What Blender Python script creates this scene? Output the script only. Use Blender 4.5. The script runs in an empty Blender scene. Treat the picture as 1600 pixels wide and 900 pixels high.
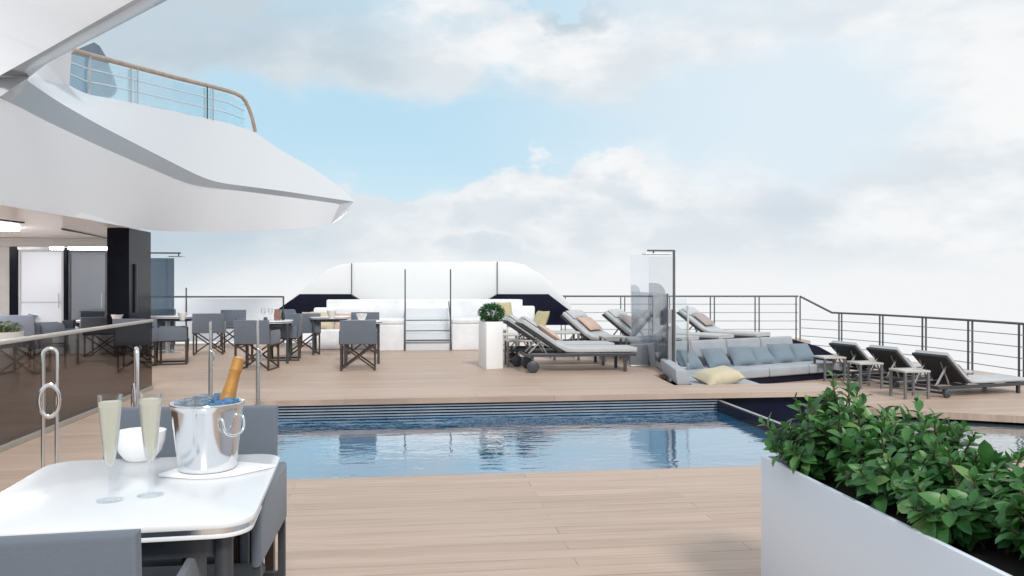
import bpy, bmesh, math, random
from mathutils import Vector, Matrix
R = math.radians
random.seed(7)
SC = bpy.context.scene
COL = SC.collection

# ------------------------------------------------------------------ camera, sky, sun, exposure
EYE, FPX, HZ, YAW = 1.42, 1277.0, 442.0, R(7.1)
cs, sn = math.cos(YAW), math.sin(YAW)
cam = bpy.data.objects.new('camera', bpy.data.cameras.new('camera')); COL.objects.link(cam)
cam.location = (0, 0, EYE); cam.rotation_euler = (R(90), 0, -YAW)
cam.data.sensor_width = 36; cam.data.lens = 36*FPX/1600; cam.data.shift_y = -(450-HZ)/1600
cam.data.clip_start = .05; cam.data.clip_end = 3000
SC.camera = cam
SC.view_settings.view_transform = 'Standard'; SC.view_settings.look = 'None'
SC.view_settings.exposure = 0.42; SC.view_settings.gamma = 1; SC.view_settings.use_curve_mapping = False
SC.render.engine = 'CYCLES'
SC.cycles.use_denoising = True
SC.cycles.max_bounces = 10; SC.cycles.transparent_max_bounces = 24
SC.cycles.diffuse_bounces = 5; SC.cycles.glossy_bounces = 5; SC.cycles.transmission_bounces = 8
SC.cycles.sample_clamp_indirect = 6

SUN_EL, SUN_AZ = R(42), R(170)          # compass style: 0 = +Y (ahead), clockwise; the sun is behind and to the right
sl = bpy.data.lights.new('sun', 'SUN'); sl.energy = 1.75; sl.angle = R(11); sl.color = (1, .95, .88)
so = bpy.data.objects.new('sun', sl); COL.objects.link(so)
sd = Vector((math.sin(SUN_AZ)*math.cos(SUN_EL), math.cos(SUN_AZ)*math.cos(SUN_EL), math.sin(SUN_EL)))
so.rotation_euler = sd.to_track_quat('Z', 'Y').to_euler()


class NT:
    """tiny helper for shader node trees"""
    def __init__(s, tree): s.t = tree; s.n = tree.nodes; s.l = tree.links
    def node(s, typ, **kw):
        n = s.n.new(typ)
        for k, v in kw.items(): setattr(n, k, v)
        return n
    def put(s, sock, v):
        if hasattr(v, 'is_linked') or isinstance(v, bpy.types.NodeSocket): s.l.new(v, sock)
        else: sock.default_value = v
    def m(s, op, a, b=0.0, c=0.0, clamp=False):
        n = s.node('ShaderNodeMath', operation=op); n.use_clamp = clamp
        s.put(n.inputs[0], a); s.put(n.inputs[1], b); s.put(n.inputs[2], c)
        return n.outputs[0]
    def ramp(s, v, lo, hi, a=0., b=1.):
        n = s.node('ShaderNodeMapRange', interpolation_type='SMOOTHSTEP')
        for i, q in enumerate((v, lo, hi, a, b)): s.put(n.inputs[i], q)
        return n.outputs[0]
    def mix(s, f, a, b, mode='MIX'):
        n = s.node('ShaderNodeMix', data_type='RGBA', blend_type=mode)
        s.put(n.inputs[0], f)
        for sock, v in ((n.inputs[6], a), (n.inputs[7], b)):
            if isinstance(v, tuple): v = (*v[:3], 1)
            s.put(sock, v)
        return n.outputs[2]
    def noise(s, vec, scale, detail=4, rough=.5, dist=0.):
        n = s.node('ShaderNodeTexNoise'); s.put(n.inputs['Vector'], vec)
        n.inputs['Scale'].default_value = scale; n.inputs['Detail'].default_value = detail
        n.inputs['Roughness'].default_value = rough; n.inputs['Distortion'].default_value = dist
        return n.outputs['Fac']
    def mapping(s, vec, scale=(1, 1, 1), rot=(0, 0, 0), loc=(0, 0, 0)):
        n = s.node('ShaderNodeMapping'); s.put(n.inputs[0], vec)
        n.inputs[1].default_value = loc; n.inputs[2].default_value = rot; n.inputs[3].default_value = scale
        return n.outputs[0]


def make_sky():
    w = bpy.data.worlds.new('World'); SC.world = w; w.use_nodes = True
    t = NT(w.node_tree); t.n.clear()
    out = t.node('ShaderNodeOutputWorld'); bg = t.node('ShaderNodeBackground')
    bg.inputs[1].default_value = 0.1
    t.l.new(bg.outputs[0], out.inputs[0])
    sky = t.node('ShaderNodeTexSky', sky_type='NISHITA'); sky.sun_disc = False
    sky.sun_elevation = SUN_EL; sky.sun_rotation = SUN_AZ; sky.air_density = 1.0; sky.dust_density = .6; sky.ozone_density = 1.5
    tc = t.node('ShaderNodeTexCoord'); d = tc.outputs['Generated']
    sep = t.node('ShaderNodeSeparateXYZ'); t.l.new(d, sep.inputs[0])
    x, y, z = sep.outputs
    az = t.m('MULTIPLY', t.m('ARCTAN2', x, y), 57.2958)     # compass degrees of the view direction
    el = t.m('MULTIPLY', t.m('ARCSINE', z), 57.2958)
    comb = t.node('ShaderNodeCombineXYZ'); t.put(comb.inputs[0], t.m('MULTIPLY', az, .05)); t.put(comb.inputs[1], t.m('MULTIPLY', el, .085))
    t.put(comb.inputs[2], z)
    v = comb.outputs[0]
    warp1 = t.m('SUBTRACT', t.noise(v, 2.2, 5, .55), .5); warp2 = t.m('SUBTRACT', t.noise(t.mapping(v, loc=(7, 3, 2)), 2.4, 5, .55), .5)
    wa = t.m('MULTIPLY_ADD', warp1, 17., az); we = t.m('MULTIPLY_ADD', warp2, 9., el)
    def blob(a, e, ra, re, soft=.5):
        q = t.m('ADD', t.m('POWER', t.m('DIVIDE', t.m('SUBTRACT', wa, a), ra), 2.), t.m('POWER', t.m('DIVIDE', t.m('SUBTRACT', we, e), re), 2.))
        return t.ramp(q, 1+soft, max(0, 1-soft))
    def mx(a, b): return t.m('MAXIMUM', a, b)
    fine = t.noise(t.mapping(v, loc=(1.7, 4, 0)), 5.0, 6, .55)
    big = t.noise(t.mapping(v, scale=(1, 1.5, 1), loc=(3.1, .6, 0)), 1.7, 5, .55)
    # clear sky seen through thin veil: paler with distance to the right and towards the horizon
    blue = t.mix(.88, sky.outputs[0], (3.85, 5.65, 6.65))
    veil = t.ramp(az, -2., 26., .0, .72)
    low = t.ramp(el, 11., 1.0, 0, .55)
    blue = t.mix(mx(veil, low), blue, (6.2, 6.65, 7.05))
    # cloud cover (degrees; camera axis at azimuth 7.1)
    openings = mx(blob(1., 10.2, 19., 3.3, .6), mx(blob(10.5, 18.6, 3.6, 1.3, .35), blob(24., 11., 10., 4., .8)))
    allover = t.ramp(big, .36, .58)
    high = t.ramp(el, 19., 24.)
    cover = t.m('SUBTRACT', t.m('MAXIMUM', allover, t.ramp(el, 22., 15., 0, 1)), openings, clamp=True)
    cover = t.m('MAXIMUM', cover, t.m('MULTIPLY', t.ramp(el, 6.5, 2.), .8))
    puffs = mx(mx(blob(-2.5, 5.2, 4.8, 2.0, .3), blob(7.8, 5.8, 3.5, 2.4, .3)), mx(blob(14.2, 6.0, 4.2, 2.5, .3), blob(4., 3.2, 9., 1.8, .5)))
    cover = mx(cover, puffs)
    # light and dark inside the clouds
    shade = t.ramp(t.m('MULTIPLY_ADD', fine, .35, t.m('MULTIPLY', big, .75)), .44, .68)
    inner = mx(blob(7.8, 4.8, 2.7, 1.4, .9), mx(blob(13.2, 6.1, 2.7, 1.2, .9), mx(blob(6.2, 2.4, 4., .9, .9), blob(25., 5.2, 5., 1.5, 1.))))
    leftgrey = mx(blob(-16., 16.5, 13., 4.6, .8), mx(blob(-22., 3.6, 17., 4.8, .9), blob(12., 18.3, 3.4, 1.7, .8)))
    white = t.mix(shade, (5.5, 5.95, 6.3), (7.0, 7.05, 7.1))
    cloud = t.mix(t.m('MULTIPLY', inner, .55), white, (4.5, 5.2, 5.8))
    cloud = t.mix(t.m('MULTIPLY', leftgrey, .8), cloud, (3.55, 4.4, 5.05))
    col = t.mix(cover, blue, cloud)
    # bright sea mist at and under the horizon
    col = t.mix(t.m('MULTIPLY', t.ramp(t.m('MULTIPLY_ADD', warp1, 2.0, el), 3.2, -.4), t.ramp(az, -16., -6., .45, 1.)), col, (6.75, 6.85, 6.95))
    col = t.mix(t.ramp(el, -.5, -30., 0, .5), col, (6.3, 6.6, 6.9))
    t.l.new(col, bg.inputs[0])
make_sky()

# ------------------------------------------------------------------ placing helpers (metres, x = across the ship, y = along it)
def Q(px, py, D):
    X = (px-800)/FPX*D
    return Vector((X*cs+D*sn, -X*sn+D*cs, EYE-(py-HZ)/FPX*D))
def P(px, py, z=0.):
    return Q(px, py, (EYE-z)*FPX/(py-HZ))

def ptz(px, y):
    X = (px-800)/FPX; D = y/(-X*sn+cs); return (X*cs+sn)*D

# ------------------------------------------------------------------ materials
MATS = {}
def mat(name, base, rough=.5, metal=0., spec=.5, var=0., vscale=3., bump=0., bscale=60., coat=0.):
    if name in MATS: return MATS[name]
    m = bpy.data.materials.new(name); m.use_nodes = True
    t = NT(m.node_tree); b = t.n['Principled BSDF']
    b.inputs['Base Color'].default_value = (*base, 1); b.inputs['Roughness'].default_value = rough
    b.inputs['Metallic'].default_value = metal; b.inputs['Specular IOR Level'].default_value = spec
    b.inputs['Coat Weight'].default_value = coat; b.inputs['Coat Roughness'].default_value = .05
    tc = t.node('ShaderNodeTexCoord').outputs['Object']
    n = t.noise(tc, vscale, 5, .6)
    if var:
        c = t.mix(n if var < .04 else t.ramp(n, .3, .7), tuple(v*(1-var) for v in base), tuple(min(1, v*(1+var)) for v in base))
        t.l.new(c, b.inputs['Base Color'])
    if var >= .04: t.l.new(t.ramp(n, .25, .75, max(0, rough*.85), min(1, rough*1.15)), b.inputs['Roughness'])
    if bump:
        bn = t.node('ShaderNodeBump'); bn.inputs['Strength'].default_value = bump; bn.inputs['Distance'].default_value = .004
        t.l.new(t.noise(tc, bscale, 3, .6), bn.inputs['Height']); t.l.new(bn.outputs[0], b.inputs['Normal'])
    MATS[name] = m; return m

def weave(name, base, scale=260., var=.08, rough=.85):
    m = mat(name, base, rough, var=var, vscale=2.5)
    t = NT(m.node_tree); b = t.n['Principled BSDF']; tc = t.node('ShaderNodeTexCoord').outputs['Object']
    bn = t.node('ShaderNodeBump'); bn.inputs['Strength'].default_value = .35; bn.inputs['Distance'].default_value = .003
    h = t.m('ADD', t.noise(tc, scale, 2), t.m('MULTIPLY', t.noise(tc, 9., 3), 2.2))
    t.l.new(h, bn.inputs['Height']); t.l.new(bn.outputs[0], b.inputs['Normal'])
    b.inputs['Sheen Weight'].default_value = .15
    return m

def glass(name, tint=(1, 1, 1), refl=.08, rough=.0, haze=0., hazecol=(.9, .92, .95), alpha=1.):
    """thin pane: tinted see-through, fresnel reflection, optional frosting"""
    m = bpy.data.materials.new(name); m.use_nodes = True; t = NT(m.node_tree); t.n.clear()
    o = t.node('ShaderNodeOutputMaterial'); tr = t.node('ShaderNodeBsdfTransparent'); tr.inputs[0].default_value = (*tint, 1)
    gl = t.node('ShaderNodeBsdfGlossy'); gl.inputs['Roughness'].default_value = rough; gl.inputs[0].default_value = (.95, .97, 1, 1)
    fr = t.node('ShaderNodeFresnel'); fr.inputs[0].default_value = 1.45
    mx = t.node('ShaderNodeMixShader'); t.l.new(t.m('MULTIPLY', fr.outputs[0], refl/.035*.5, clamp=True), mx.inputs[0])
    a = tr.outputs[0]
    if haze:
        df = t.node('ShaderNodeBsdfDiffuse'); df.inputs[0].default_value = (*hazecol, 1)
        tl = t.node('ShaderNodeBsdfTranslucent'); tl.inputs[0].default_value = (*hazecol, 1)
        ad = t.node('ShaderNodeMixShader'); ad.inputs[0].default_value = .5
        t.l.new(df.outputs[0], ad.inputs[1]); t.l.new(tl.outputs[0], ad.inputs[2])
        h = t.node('ShaderNodeMixShader'); h.inputs[0].default_value = haze
        t.l.new(a, h.inputs[1]); t.l.new(ad.outputs[0], h.inputs[2]); a = h.outputs[0]
    t.l.new(a, mx.inputs[1]); t.l.new(gl.outputs[0], mx.inputs[2]); t.l.new(mx.outputs[0], o.inputs[0])
    return m

def teak():
    m = bpy.data.materials.new('teak_planking'); m.use_nodes = True; t = NT(m.node_tree); b = t.n['Principled BSDF']
    tc = t.node('ShaderNodeTexCoord').outputs['Object']
    br = t.node('ShaderNodeTexBrick'); br.offset = .37; br.offset_frequency = 2
    t.l.new(t.mapping(tc, loc=(.8, .03, 0)), br.inputs[0])
    br.inputs['Color1'].default_value = (.30, .30, .30, 1); br.inputs['Color2'].default_value = (.70, .70, .70, 1); br.inputs['Mortar'].default_value = (.5, .5, .5, 1)
    br.inputs['Scale'].default_value = 1; br.inputs['Mortar Size'].default_value = .0045; br.inputs['Mortar Smooth'].default_value = .4
    br.inputs['Brick Width'].default_value = 2.6; br.inputs['Row Height'].default_value = .135
    pl = br.outputs['Color']; mort = br.outputs['Fac']
    g1 = t.noise(t.mapping(tc, scale=(.9, 26, 1)), 1.5, 7, .62, .6)
    g2 = t.noise(t.mapping(tc, scale=(.35, 7, 1), loc=(4, 2, 0)), 1.3, 4, .6, .4)
    big = t.noise(tc, .35, 3)
    val = t.m('ADD', t.m('MULTIPLY', g1, .5), t.m('ADD', t.m('MULTIPLY', g2, .35), t.m('MULTIPLY', pl, .30)))
    c = t.mix(t.ramp(val, .40, .78), (.385, .282, .220), (.55, .42, .342))
    c = t.mix(t.m('MULTIPLY', t.ramp(big, .35, .7), .25), c, (.50, .375, .32))
    streak = t.ramp(t.noise(t.mapping(tc, scale=(.55, 34, 1), loc=(9, 1, 0)), 1.0, 3, .5, 1.2), .66, .76)
    c = t.mix(t.m('MULTIPLY', streak, .48), c, (.27, .20, .16))
    breakup = t.ramp(t.noise(t.mapping(tc, scale=(.8, 5, 1)), 1.1, 3), .40, .62)
    c = t.mix(t.m('MULTIPLY', mort, t.m('MULTIPLY_ADD', breakup, .50, .12)), c, (.20, .15, .125))
    t.l.new(c, b.inputs['Base Color'])
    t.l.new(t.ramp(g2, .2, .8, .38, .62), b.inputs['Roughness']); b.inputs['Specular IOR Level'].default_value = .35
    bn = t.node('ShaderNodeBump'); bn.inputs['Strength'].default_value = .25; bn.inputs['Distance'].default_value = .004
    t.l.new(t.m('SUBTRACT', t.m('MULTIPLY', g1, .5), mort), bn.inputs['Height']); t.l.new(bn.outputs[0], b.inputs['Normal'])
    return m

def water(name, body, wave=1.):
    m = bpy.data.materials.new(name); m.use_nodes = True; t = NT(m.node_tree); b = t.n['Principled BSDF']
    tc = t.node('ShaderNodeTexCoord').outputs['Object']
    b.inputs['Roughness'].default_value = .015; b.inputs['IOR'].default_value = 1.9
    n = t.noise(tc, .8, 3)
    t.l.new(t.mix(t.ramp(n, .3, .7), tuple(v*.85 for v in body), tuple(v*1.12 for v in body)), b.inputs['Base Color'])
    w1 = t.noise(t.mapping(tc, scale=(1.0, 2.6, 1)), 2.4, 3, .5, .4)
    w2 = t.noise(t.mapping(tc, scale=(1.0, 2.2, 1), loc=(5, 1, 0)), 7.5, 2, .5, .3)
    patch = t.ramp(t.noise(tc, .6, 2), .38, .66, .35, 1.)
    h = t.m('MULTIPLY', t.m('ADD', t.m('MULTIPLY', w1, .028), t.m('MULTIPLY', w2, .0065)), patch)
    bn = t.node('ShaderNodeBump'); bn.inputs['Strength'].default_value = .55*wave; bn.inputs['Distance'].default_value = 1.
    t.l.new(h, bn.inputs['Height']); t.l.new(bn.outputs[0], b.inputs['Normal']); t.l.new(bn.outputs[0], b.inputs['Coat Normal'])
    b.inputs['Coat Weight'].default_value = 1; b.inputs['Coat Roughness'].default_value = .01; b.inputs['Coat IOR'].default_value = 1.7
    return m

def leafmat(name, c1, c2, c3):
    m = bpy.data.materials.new(name); m.use_nodes = True; t = NT(m.node_tree); b = t.n['Principled BSDF']
    g = t.node('ShaderNodeNewGeometry'); r = g.outputs['Random Per Island']
    c = t.mix(t.ramp(r, 0, .8), c1, c2); c = t.mix(t.ramp(r, .86, 1.), c, c3)
    n = t.noise(t.node('ShaderNodeTexCoord').outputs['Object'], 40, 3)
    c = t.mix(.35, c, t.mix(n, tuple(v*.5 for v in c1), tuple(v*1.4 for v in c2)))
    t.l.new(c, b.inputs['Base Color']); b.inputs['Roughness'].default_value = .38; b.inputs['Specular IOR Level'].default_value = .45
    tl = t.node('ShaderNodeBsdfTranslucent'); t.l.new(t.mix(.5, c, (.10, .22, .04)), tl.inputs[0])
    mx = t.node('ShaderNodeMixShader'); mx.inputs[0].default_value = .28
    t.l.new(b.outputs[0], mx.inputs[1]); t.l.new(tl.outputs[0], mx.inputs[2]); t.l.new(mx.outputs[0], t.n['Material Output'].inputs[0])
    return m

def lamp(name, col, e):
    m = bpy.data.materials.new(name); m.use_nodes = True; b = m.node_tree.nodes['Principled BSDF']
    b.inputs['Emission Color'].default_value = (*col, 1); b.inputs['Emission Strength'].default_value = e; return m

TEAK = teak()
WHITE = mat('white_gelcoat', (.64, .67, .71), .35, var=.01, vscale=.4, coat=.15)
SOFFIT = mat('white_soffit_paint', (.88, .905, .94), .35, var=.01, vscale=.4, coat=.2)
BAND = mat('silver_grey_paint', (.33, .335, .35), .17, metal=.6, var=.06, vscale=.5, coat=.3)
NAVY = mat('navy_gloss', (.006, .007, .022), .25, spec=.22, var=.2, vscale=2)
BLACK = mat('black_gloss_panel', (.004, .005, .010), .22, spec=.09, var=.2)
DARKMET = mat('dark_bronze_metal', (.062, .043, .034), .38, metal=.2, var=.15, vscale=8)
GREYMET = mat('charcoal_metal', (.055, .060, .070), .42, metal=.2, var=.12, vscale=6)
CHROME = mat('polished_steel', (.74, .75, .77), .12, metal=1., var=.03)
STEEL = mat('brushed_steel', (.50, .50, .50), .3, metal=.9, var=.06, vscale=14)
RAILMET = mat('dark_rail_metal', (.12, .12, .125), .35, metal=.5, var=.1)
POSTMET = mat('light_rail_metal', (.42, .43, .45), .35, metal=.5, var=.1)
TABLETOP = mat('white_table_lacquer', (.77, .785, .815), .22, var=.03, vscale=2.5, coat=.15)
PORCELAIN = mat('white_porcelain', (.86, .86, .86), .15, coat=.5, var=.01)
FABRIC = weave('blue_grey_canvas', (.125, .148, .185))
FABRICD = weave('charcoal_canvas', (.065, .072, .085))
LOUNGE = weave('light_grey_cushion', (.46, .47, .485))
LOUNGED = weave('charcoal_cushion', (.12, .13, .14))
SOFA = weave('silver_grey_sofa', (.33, .35, .385))
SOFAW = weave('white_sofa_fabric', (.76, .775, .81))
BLUEP = weave('slate_blue_cushion', (.165, .215, .26))
CREAM = weave('cream_cushion', (.52, .46, .33))
YELLOW = weave('mustard_cushion', (.46, .40, .24))
BLUSH = weave('blush_towel', (.52, .38, .31))
TAUPE = weave('taupe_towel', (.36, .30, .29))
LINEN = weave('white_linen', (.84, .84, .86), 120)
PLANTER = mat('white_planter_lacquer', (.80, .87, .97), .35, var=.012, vscale=.5, coat=.15)
CREAMTOP = mat('pale_stone_top', (.50, .485, .455), .35, var=.04)
HANDWOOD = mat('varnished_handrail_wood', (.36, .285, .225), .45, var=.15, vscale=5)
WALLGREY = mat('warm_grey_panel', (.36, .35, .34), .4, var=.04)
SOIL = mat('dark_potting_soil', (.02, .016, .012), .95, var=.4, vscale=30)
STEMM = mat('brown_green_stem', (.07, .06, .03), .7, var=.3)
LEAF = leafmat('laurel_leaf', (.016, .088, .027), (.090, .255, .070), (.24, .37, .12))
LEAFB = leafmat('boxwood_leaf', (.018, .085, .035), (.060, .180, .080), (.12, .26, .12))
LEAFP = leafmat('herb_leaf', (.05, .09, .02), (.13, .18, .04), (.25, .25, .06))
SMOKE = glass('smoked_glass', (.45, .415, .39), .05)
SMOKEL = glass('light_smoked_glass', (.66, .67, .68), .05)
CLEAR = glass('clear_glass', (.93, .96, .97), .04)
FROST = glass('frosted_white_glass', (.97, .98, 1), .02, haze=.10)
FROSTM = glass('milky_glass', (.95, .97, 1), .03, haze=.78, hazecol=(.95, .96, .98))
GREYGL = glass('grey_screen_glass', (.40, .46, .52), .05, haze=.35, hazecol=(.25, .30, .35))
FLUTE = glass('flute_crystal', (.975, .98, .98), .035)
WINE = glass('sparkling_wine', (.95, .94, .88), .03, haze=.80, hazecol=(.98, .95, .85))
ICE = glass('clear_ice', (.80, .90, .97), .10, rough=.1, haze=.25)
BICE = glass('blue_ice', (.45, .72, .95), .10, rough=.1, haze=.45, hazecol=(.25, .60, .95))
FOIL = mat('gold_foil', (.46, .235, .065), .5, metal=.35, var=.12, vscale=20, bump=.4, bscale=90)
BOTTLEG = mat('dark_green_bottle_glass', (.015, .03, .015), .08, coat=.5)
CORK = mat('pale_foil_top', (.66, .50, .30), .5, var=.1)
ROSE = glass('rose_drink', (.85, .66, .62), .05, haze=.35, hazecol=(.7, .45, .42))
DOORW = glass('door_white_reflection_glass', (.92, .95, .98), .08, haze=.85, hazecol=(.92, .94, .97))  # bright reflection on the door put into the pane as white haze
DOORD = glass('door_dark_glass', (.62, .63, .66), .12, haze=.05, hazecol=(.4, .4, .42))
LAMP = lamp('light_strip_glow', (1, 1, 1), 30.0)

# ------------------------------------------------------------------ mesh builder
def resample(pts, n):
    d = [0]
    for a, b in zip(pts, pts[1:]): d.append(d[-1]+(b-a).length)
    r = []
    for i in range(n):
        t = d[-1]*i/(n-1); k = max(j for j in range(len(d)-1) if d[j] <= t+1e-9)
        r.append(pts[k].lerp(pts[k+1], min(1, (t-d[k])/(d[k+1]-d[k]))))
    return r
class MB:
    def __init__(s): s.bm = bmesh.new()
    def _xf(s, verts, M):
        if M is not None: bmesh.ops.transform(s.bm, matrix=M, verts=verts)
    def box(s, a, b, bev=0., seg=2, M=None):
        a, b = Vector(a), Vector(b)
        r = bmesh.ops.create_cube(s.bm, size=1)['verts']
        for v in r: v.co = Vector(((a.x+b.x)/2+v.co.x*(b.x-a.x), (a.y+b.y)/2+v.co.y*(b.y-a.y), (a.z+b.z)/2+v.co.z*(b.z-a.z)))
        if bev:
            es = list({e for v in r for e in v.link_edges})
            q = bmesh.ops.bevel(s.bm, geom=es, offset=bev, segments=seg, affect='EDGES', profile=.5)
            r = list({v for f in q['faces'] for v in f.verts} | {v for v in r if v.is_valid})
        s._xf(r, M); return s
    def tube(s, pts, rad, n=8, closed=False, flat=None):
        """round tube through points; flat=(a, b) gives an elliptic or square-ish section"""
        pts = [Vector(p) for p in pts]; rings = []; N = len(pts); prev = None
        for i, p in enumerate(pts):
            if closed: d = pts[(i+1) % N]-pts[i-1]
            else: d = pts[min(i+1, N-1)]-pts[max(i-1, 0)]
            d.normalize()
            if prev is None: up = Vector((0, 0, 1)) if abs(d.z) < .9 else Vector((0, 1, 0))
            else: up = prev
            u = d.cross(up).normalized(); w = u.cross(d).normalized(); prev = w
            r1 = rad if not hasattr(rad, '__len__') else rad[i]
            ra, rb = (r1, r1) if flat is None else flat
            rings.append([s.bm.verts.new(p+u*ra*math.cos(2*math.pi*k/n+math.pi/n)+w*rb*math.sin(2*math.pi*k/n+math.pi/n)) for k in range(n)])
        for i in range(N if closed else N-1):
            A, B = rings[i], rings[(i+1) % N]
            for k in range(n): s.bm.faces.new((A[k], A[(k+1) % n], B[(k+1) % n], B[k]))
        if not closed: s.bm.faces.new(rings[0][::-1]); s.bm.faces.new(rings[-1])
        return s
    def bar(s, a, b, w=.025, h=None):
        h = h or w; return s.tube([a, b], 0, 4, flat=(w*.7071, h*.7071))
    def lathe(s, prof, n=32, M=None, cap0=True, cap1=True):
        rings = []
        for (r, z) in prof: rings.append([s.bm.verts.new((r*math.cos(2*math.pi*k/n), r*math.sin(2*math.pi*k/n), z)) for k in range(n)])
        for A, B in zip(rings, rings[1:]):
            for k in range(n): s.bm.faces.new((A[k], A[(k+1) % n], B[(k+1) % n], B[k]))
        if cap0: s.bm.faces.new(rings[0][::-1])
        if cap1: s.bm.faces.new(rings[-1])
        s._xf([v for r in rings for v in r], M); return s
    def prism(s, poly, thick, M=None, bev=0., seg=2):
        """outline of 3-D points pushed along the vector 'thick'"""
        thick = Vector(thick); a = [s.bm.verts.new(p) for p in poly]; b = [s.bm.verts.new(Vector(p)+thick) for p in poly]; n = len(a)
        fs = [s.bm.faces.new(a), s.bm.faces.new(b[::-1])]
        for i in range(n): fs.append(s.bm.faces.new((a[i], b[i], b[(i+1) % n], a[(i+1) % n])))
        bmesh.ops.recalc_face_normals(s.bm, faces=fs)
        vs = a+b
        if bev:
            es = [e for f in fs[:2] for e in f.edges]
            q = bmesh.ops.bevel(s.bm, geom=es, offset=bev, segments=seg, affect='EDGES', profile=.5)
            vs = list({v for f in q['faces'] for v in f.verts} | {v for v in vs if v.is_valid})
        s._xf(vs, M); return s
    def strip(s, A, B, thick):
        """ruled sheet between two polylines, given a real thickness"""
        A = [Vector(p) for p in A]; B = [Vector(p) for p in B]
        if len(A) != len(B): A, B = resample(A, 40), resample(B, 40)
        t = Vector(thick); a = [s.bm.verts.new(p) for p in A]; b = [s.bm.verts.new(p) for p in B]
        a2 = [s.bm.verts.new(Vector(p)+t) for p in A]; b2 = [s.bm.verts.new(Vector(p)+t) for p in B]; n = len(a); fs = []
        for i in range(n-1):
            fs.append(s.bm.faces.new((a[i], a[i+1], b[i+1], b[i]))); fs.append(s.bm.faces.new((a2[i], b2[i], b2[i+1], a2[i+1])))
            fs.append(s.bm.faces.new((a[i], a2[i], a2[i+1], a[i+1]))); fs.append(s.bm.faces.new((b[i], b[i+1], b2[i+1], b2[i])))
        for i in (0, n-1): fs.append(s.bm.faces.new((a[i], b[i], b2[i], a2[i])))
        bmesh.ops.recalc_face_normals(s.bm, faces=fs); return s
    def pillow(s, w, h, t, M=None, n=10):
        """soft square cushion lying in the xy plane"""
        grid = {}
        for side in (1, -1):
            for i in range(n+1):
                for j in range(n+1):
                    u, v = 2*i/n-1, 2*j/n-1
                    e = (max(0, 1-u**4)*max(0, 1-v**4))**.55
                    if side < 0 and (i in (0, n) or j in (0, n)): grid[side, i, j] = grid[1, i, j]; continue
                    k = 1-.07*(1-abs(u))*abs(v)**3 ; k2 = 1-.07*(1-abs(v))*abs(u)**3
                    wob = .06*math.sin(5*u+1.3*side)*math.cos(4*v+.7)
                    grid[side, i, j] = s.bm.verts.new((u*w/2*k2, v*h/2*k, side*t/2*e*(1+wob)))
            for i in range(n):
                for j in range(n):
                    q = [grid[side, i, j], grid[side, i+1, j], grid[side, i+1, j+1], grid[side, i, j+1]]
                    s.bm.faces.new(q if side > 0 else q[::-1])
        s._xf(list(set(grid.values())), M); return s
    def build(s, name, m, parent=None, smooth=None, label=None):
        me = bpy.data.meshes.new(name)
        if parent is not None and parent.type == 'EMPTY' and parent.get('_abs'):
            bmesh.ops.translate(s.bm, vec=-parent.location, verts=s.bm.verts)
        elif parent is not None and parent.get('_shift'):
            bmesh.ops.translate(s.bm, vec=-Vector(parent['_shift']), verts=s.bm.verts)
        s.bm.normal_update(); s.bm.to_mesh(me); s.bm.free(); me.materials.append(m)
        o = bpy.data.objects.new(name, me); COL.objects.link(o)
        if parent is not None:
            o.parent = parent
            if parent.get('_abs'): o['_shift'] = list(parent.location)
            elif parent.get('_shift'): o['_shift'] = list(parent['_shift'])
        if smooth is not None:
            for p in me.polygons: p.use_smooth = True
            me.set_sharp_from_angle(angle=R(smooth))
        if label: o['label'] = label
        return o

def tag(o, label, cat, group=None):
    o['label'] = label; o['category'] = cat
    if group: o['group'] = group
    return o
def thing(name, label, cat, loc=(0, 0, 0), rz=0., group=None, absolute=False, scale=1.):
    o = bpy.data.objects.new(name, None); COL.objects.link(o); o.location = loc; o.rotation_euler = (0, 0, rz)
    o.empty_display_size = .2; o.scale = (scale,)*3
    if absolute: o['_abs'] = 1
    return tag(o, label, cat, group)
def structure(name, mb, m, smooth=None):
    o = mb.build(name, m, None, smooth); o['kind'] = 'structure'; return o
KIDS = {}
def dup(root, loc, rz, label, group=None, scale=None):
    def rec(o, parent):
        c = o.copy(); COL.objects.link(c)
        if parent is not None: c.parent = parent
        for ch in o.children: rec(ch, c)
        return c
    r = rec(root, None); r.location = loc; r.rotation_euler = (0, 0, rz)
    if scale: r.scale = scale if hasattr(scale, '__len__') else (scale,)*3
    r['label'] = label
    if group: r['group'] = group
    return r
def T(x=0, y=0, z=0): return Matrix.Translation((x, y, z))
def RX(a): return Matrix.Rotation(R(a), 4, 'X')
def RY(a): return Matrix.Rotation(R(a), 4, 'Y')
def RZ(a): return Matrix.Rotation(R(a), 4, 'Z')

# ------------------------------------------------------------------ decks, pool, water
main = [(-14, -4), (14, -4), (14, 6.06), (-1.8, 6.06), (-1.8, 10.14), (5.74, 10.14), (5.74, 10.98), (3.64, 10.98), tuple(P(1046, 598).xy), tuple(P(1021, 586).xy), tuple(P(1043, 583.5).xy), (3.98, 12.6), (4.28, 14.35), (7.35, 15.55), (8.9, 17.4), (9.75, 19.0), (9.9, 19.9), (-12, 19.9)]
structure('pool_deck', MB().prism([(x, y, 0) for x, y in main], (0, 0, -.07)), TEAK)
base = [(-13.9, -3.9), (13.9, -3.9), (13.9, 5.98), (-1.88, 5.98), (-1.88, 10.24), (5.64, 10.24), (5.64, 10.9), (3.64, 10.9), (3.87, 12.6), (4.2, 14.43), (7.3, 15.63), (8.83, 17.46), (9.65, 19.02), (9.8, 19.8), (-11.9, 19.8)]
structure('deck_base', MB().prism([(x, y, -.072) for x, y in base], (0, 0, -1.2)), NAVY)
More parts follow.
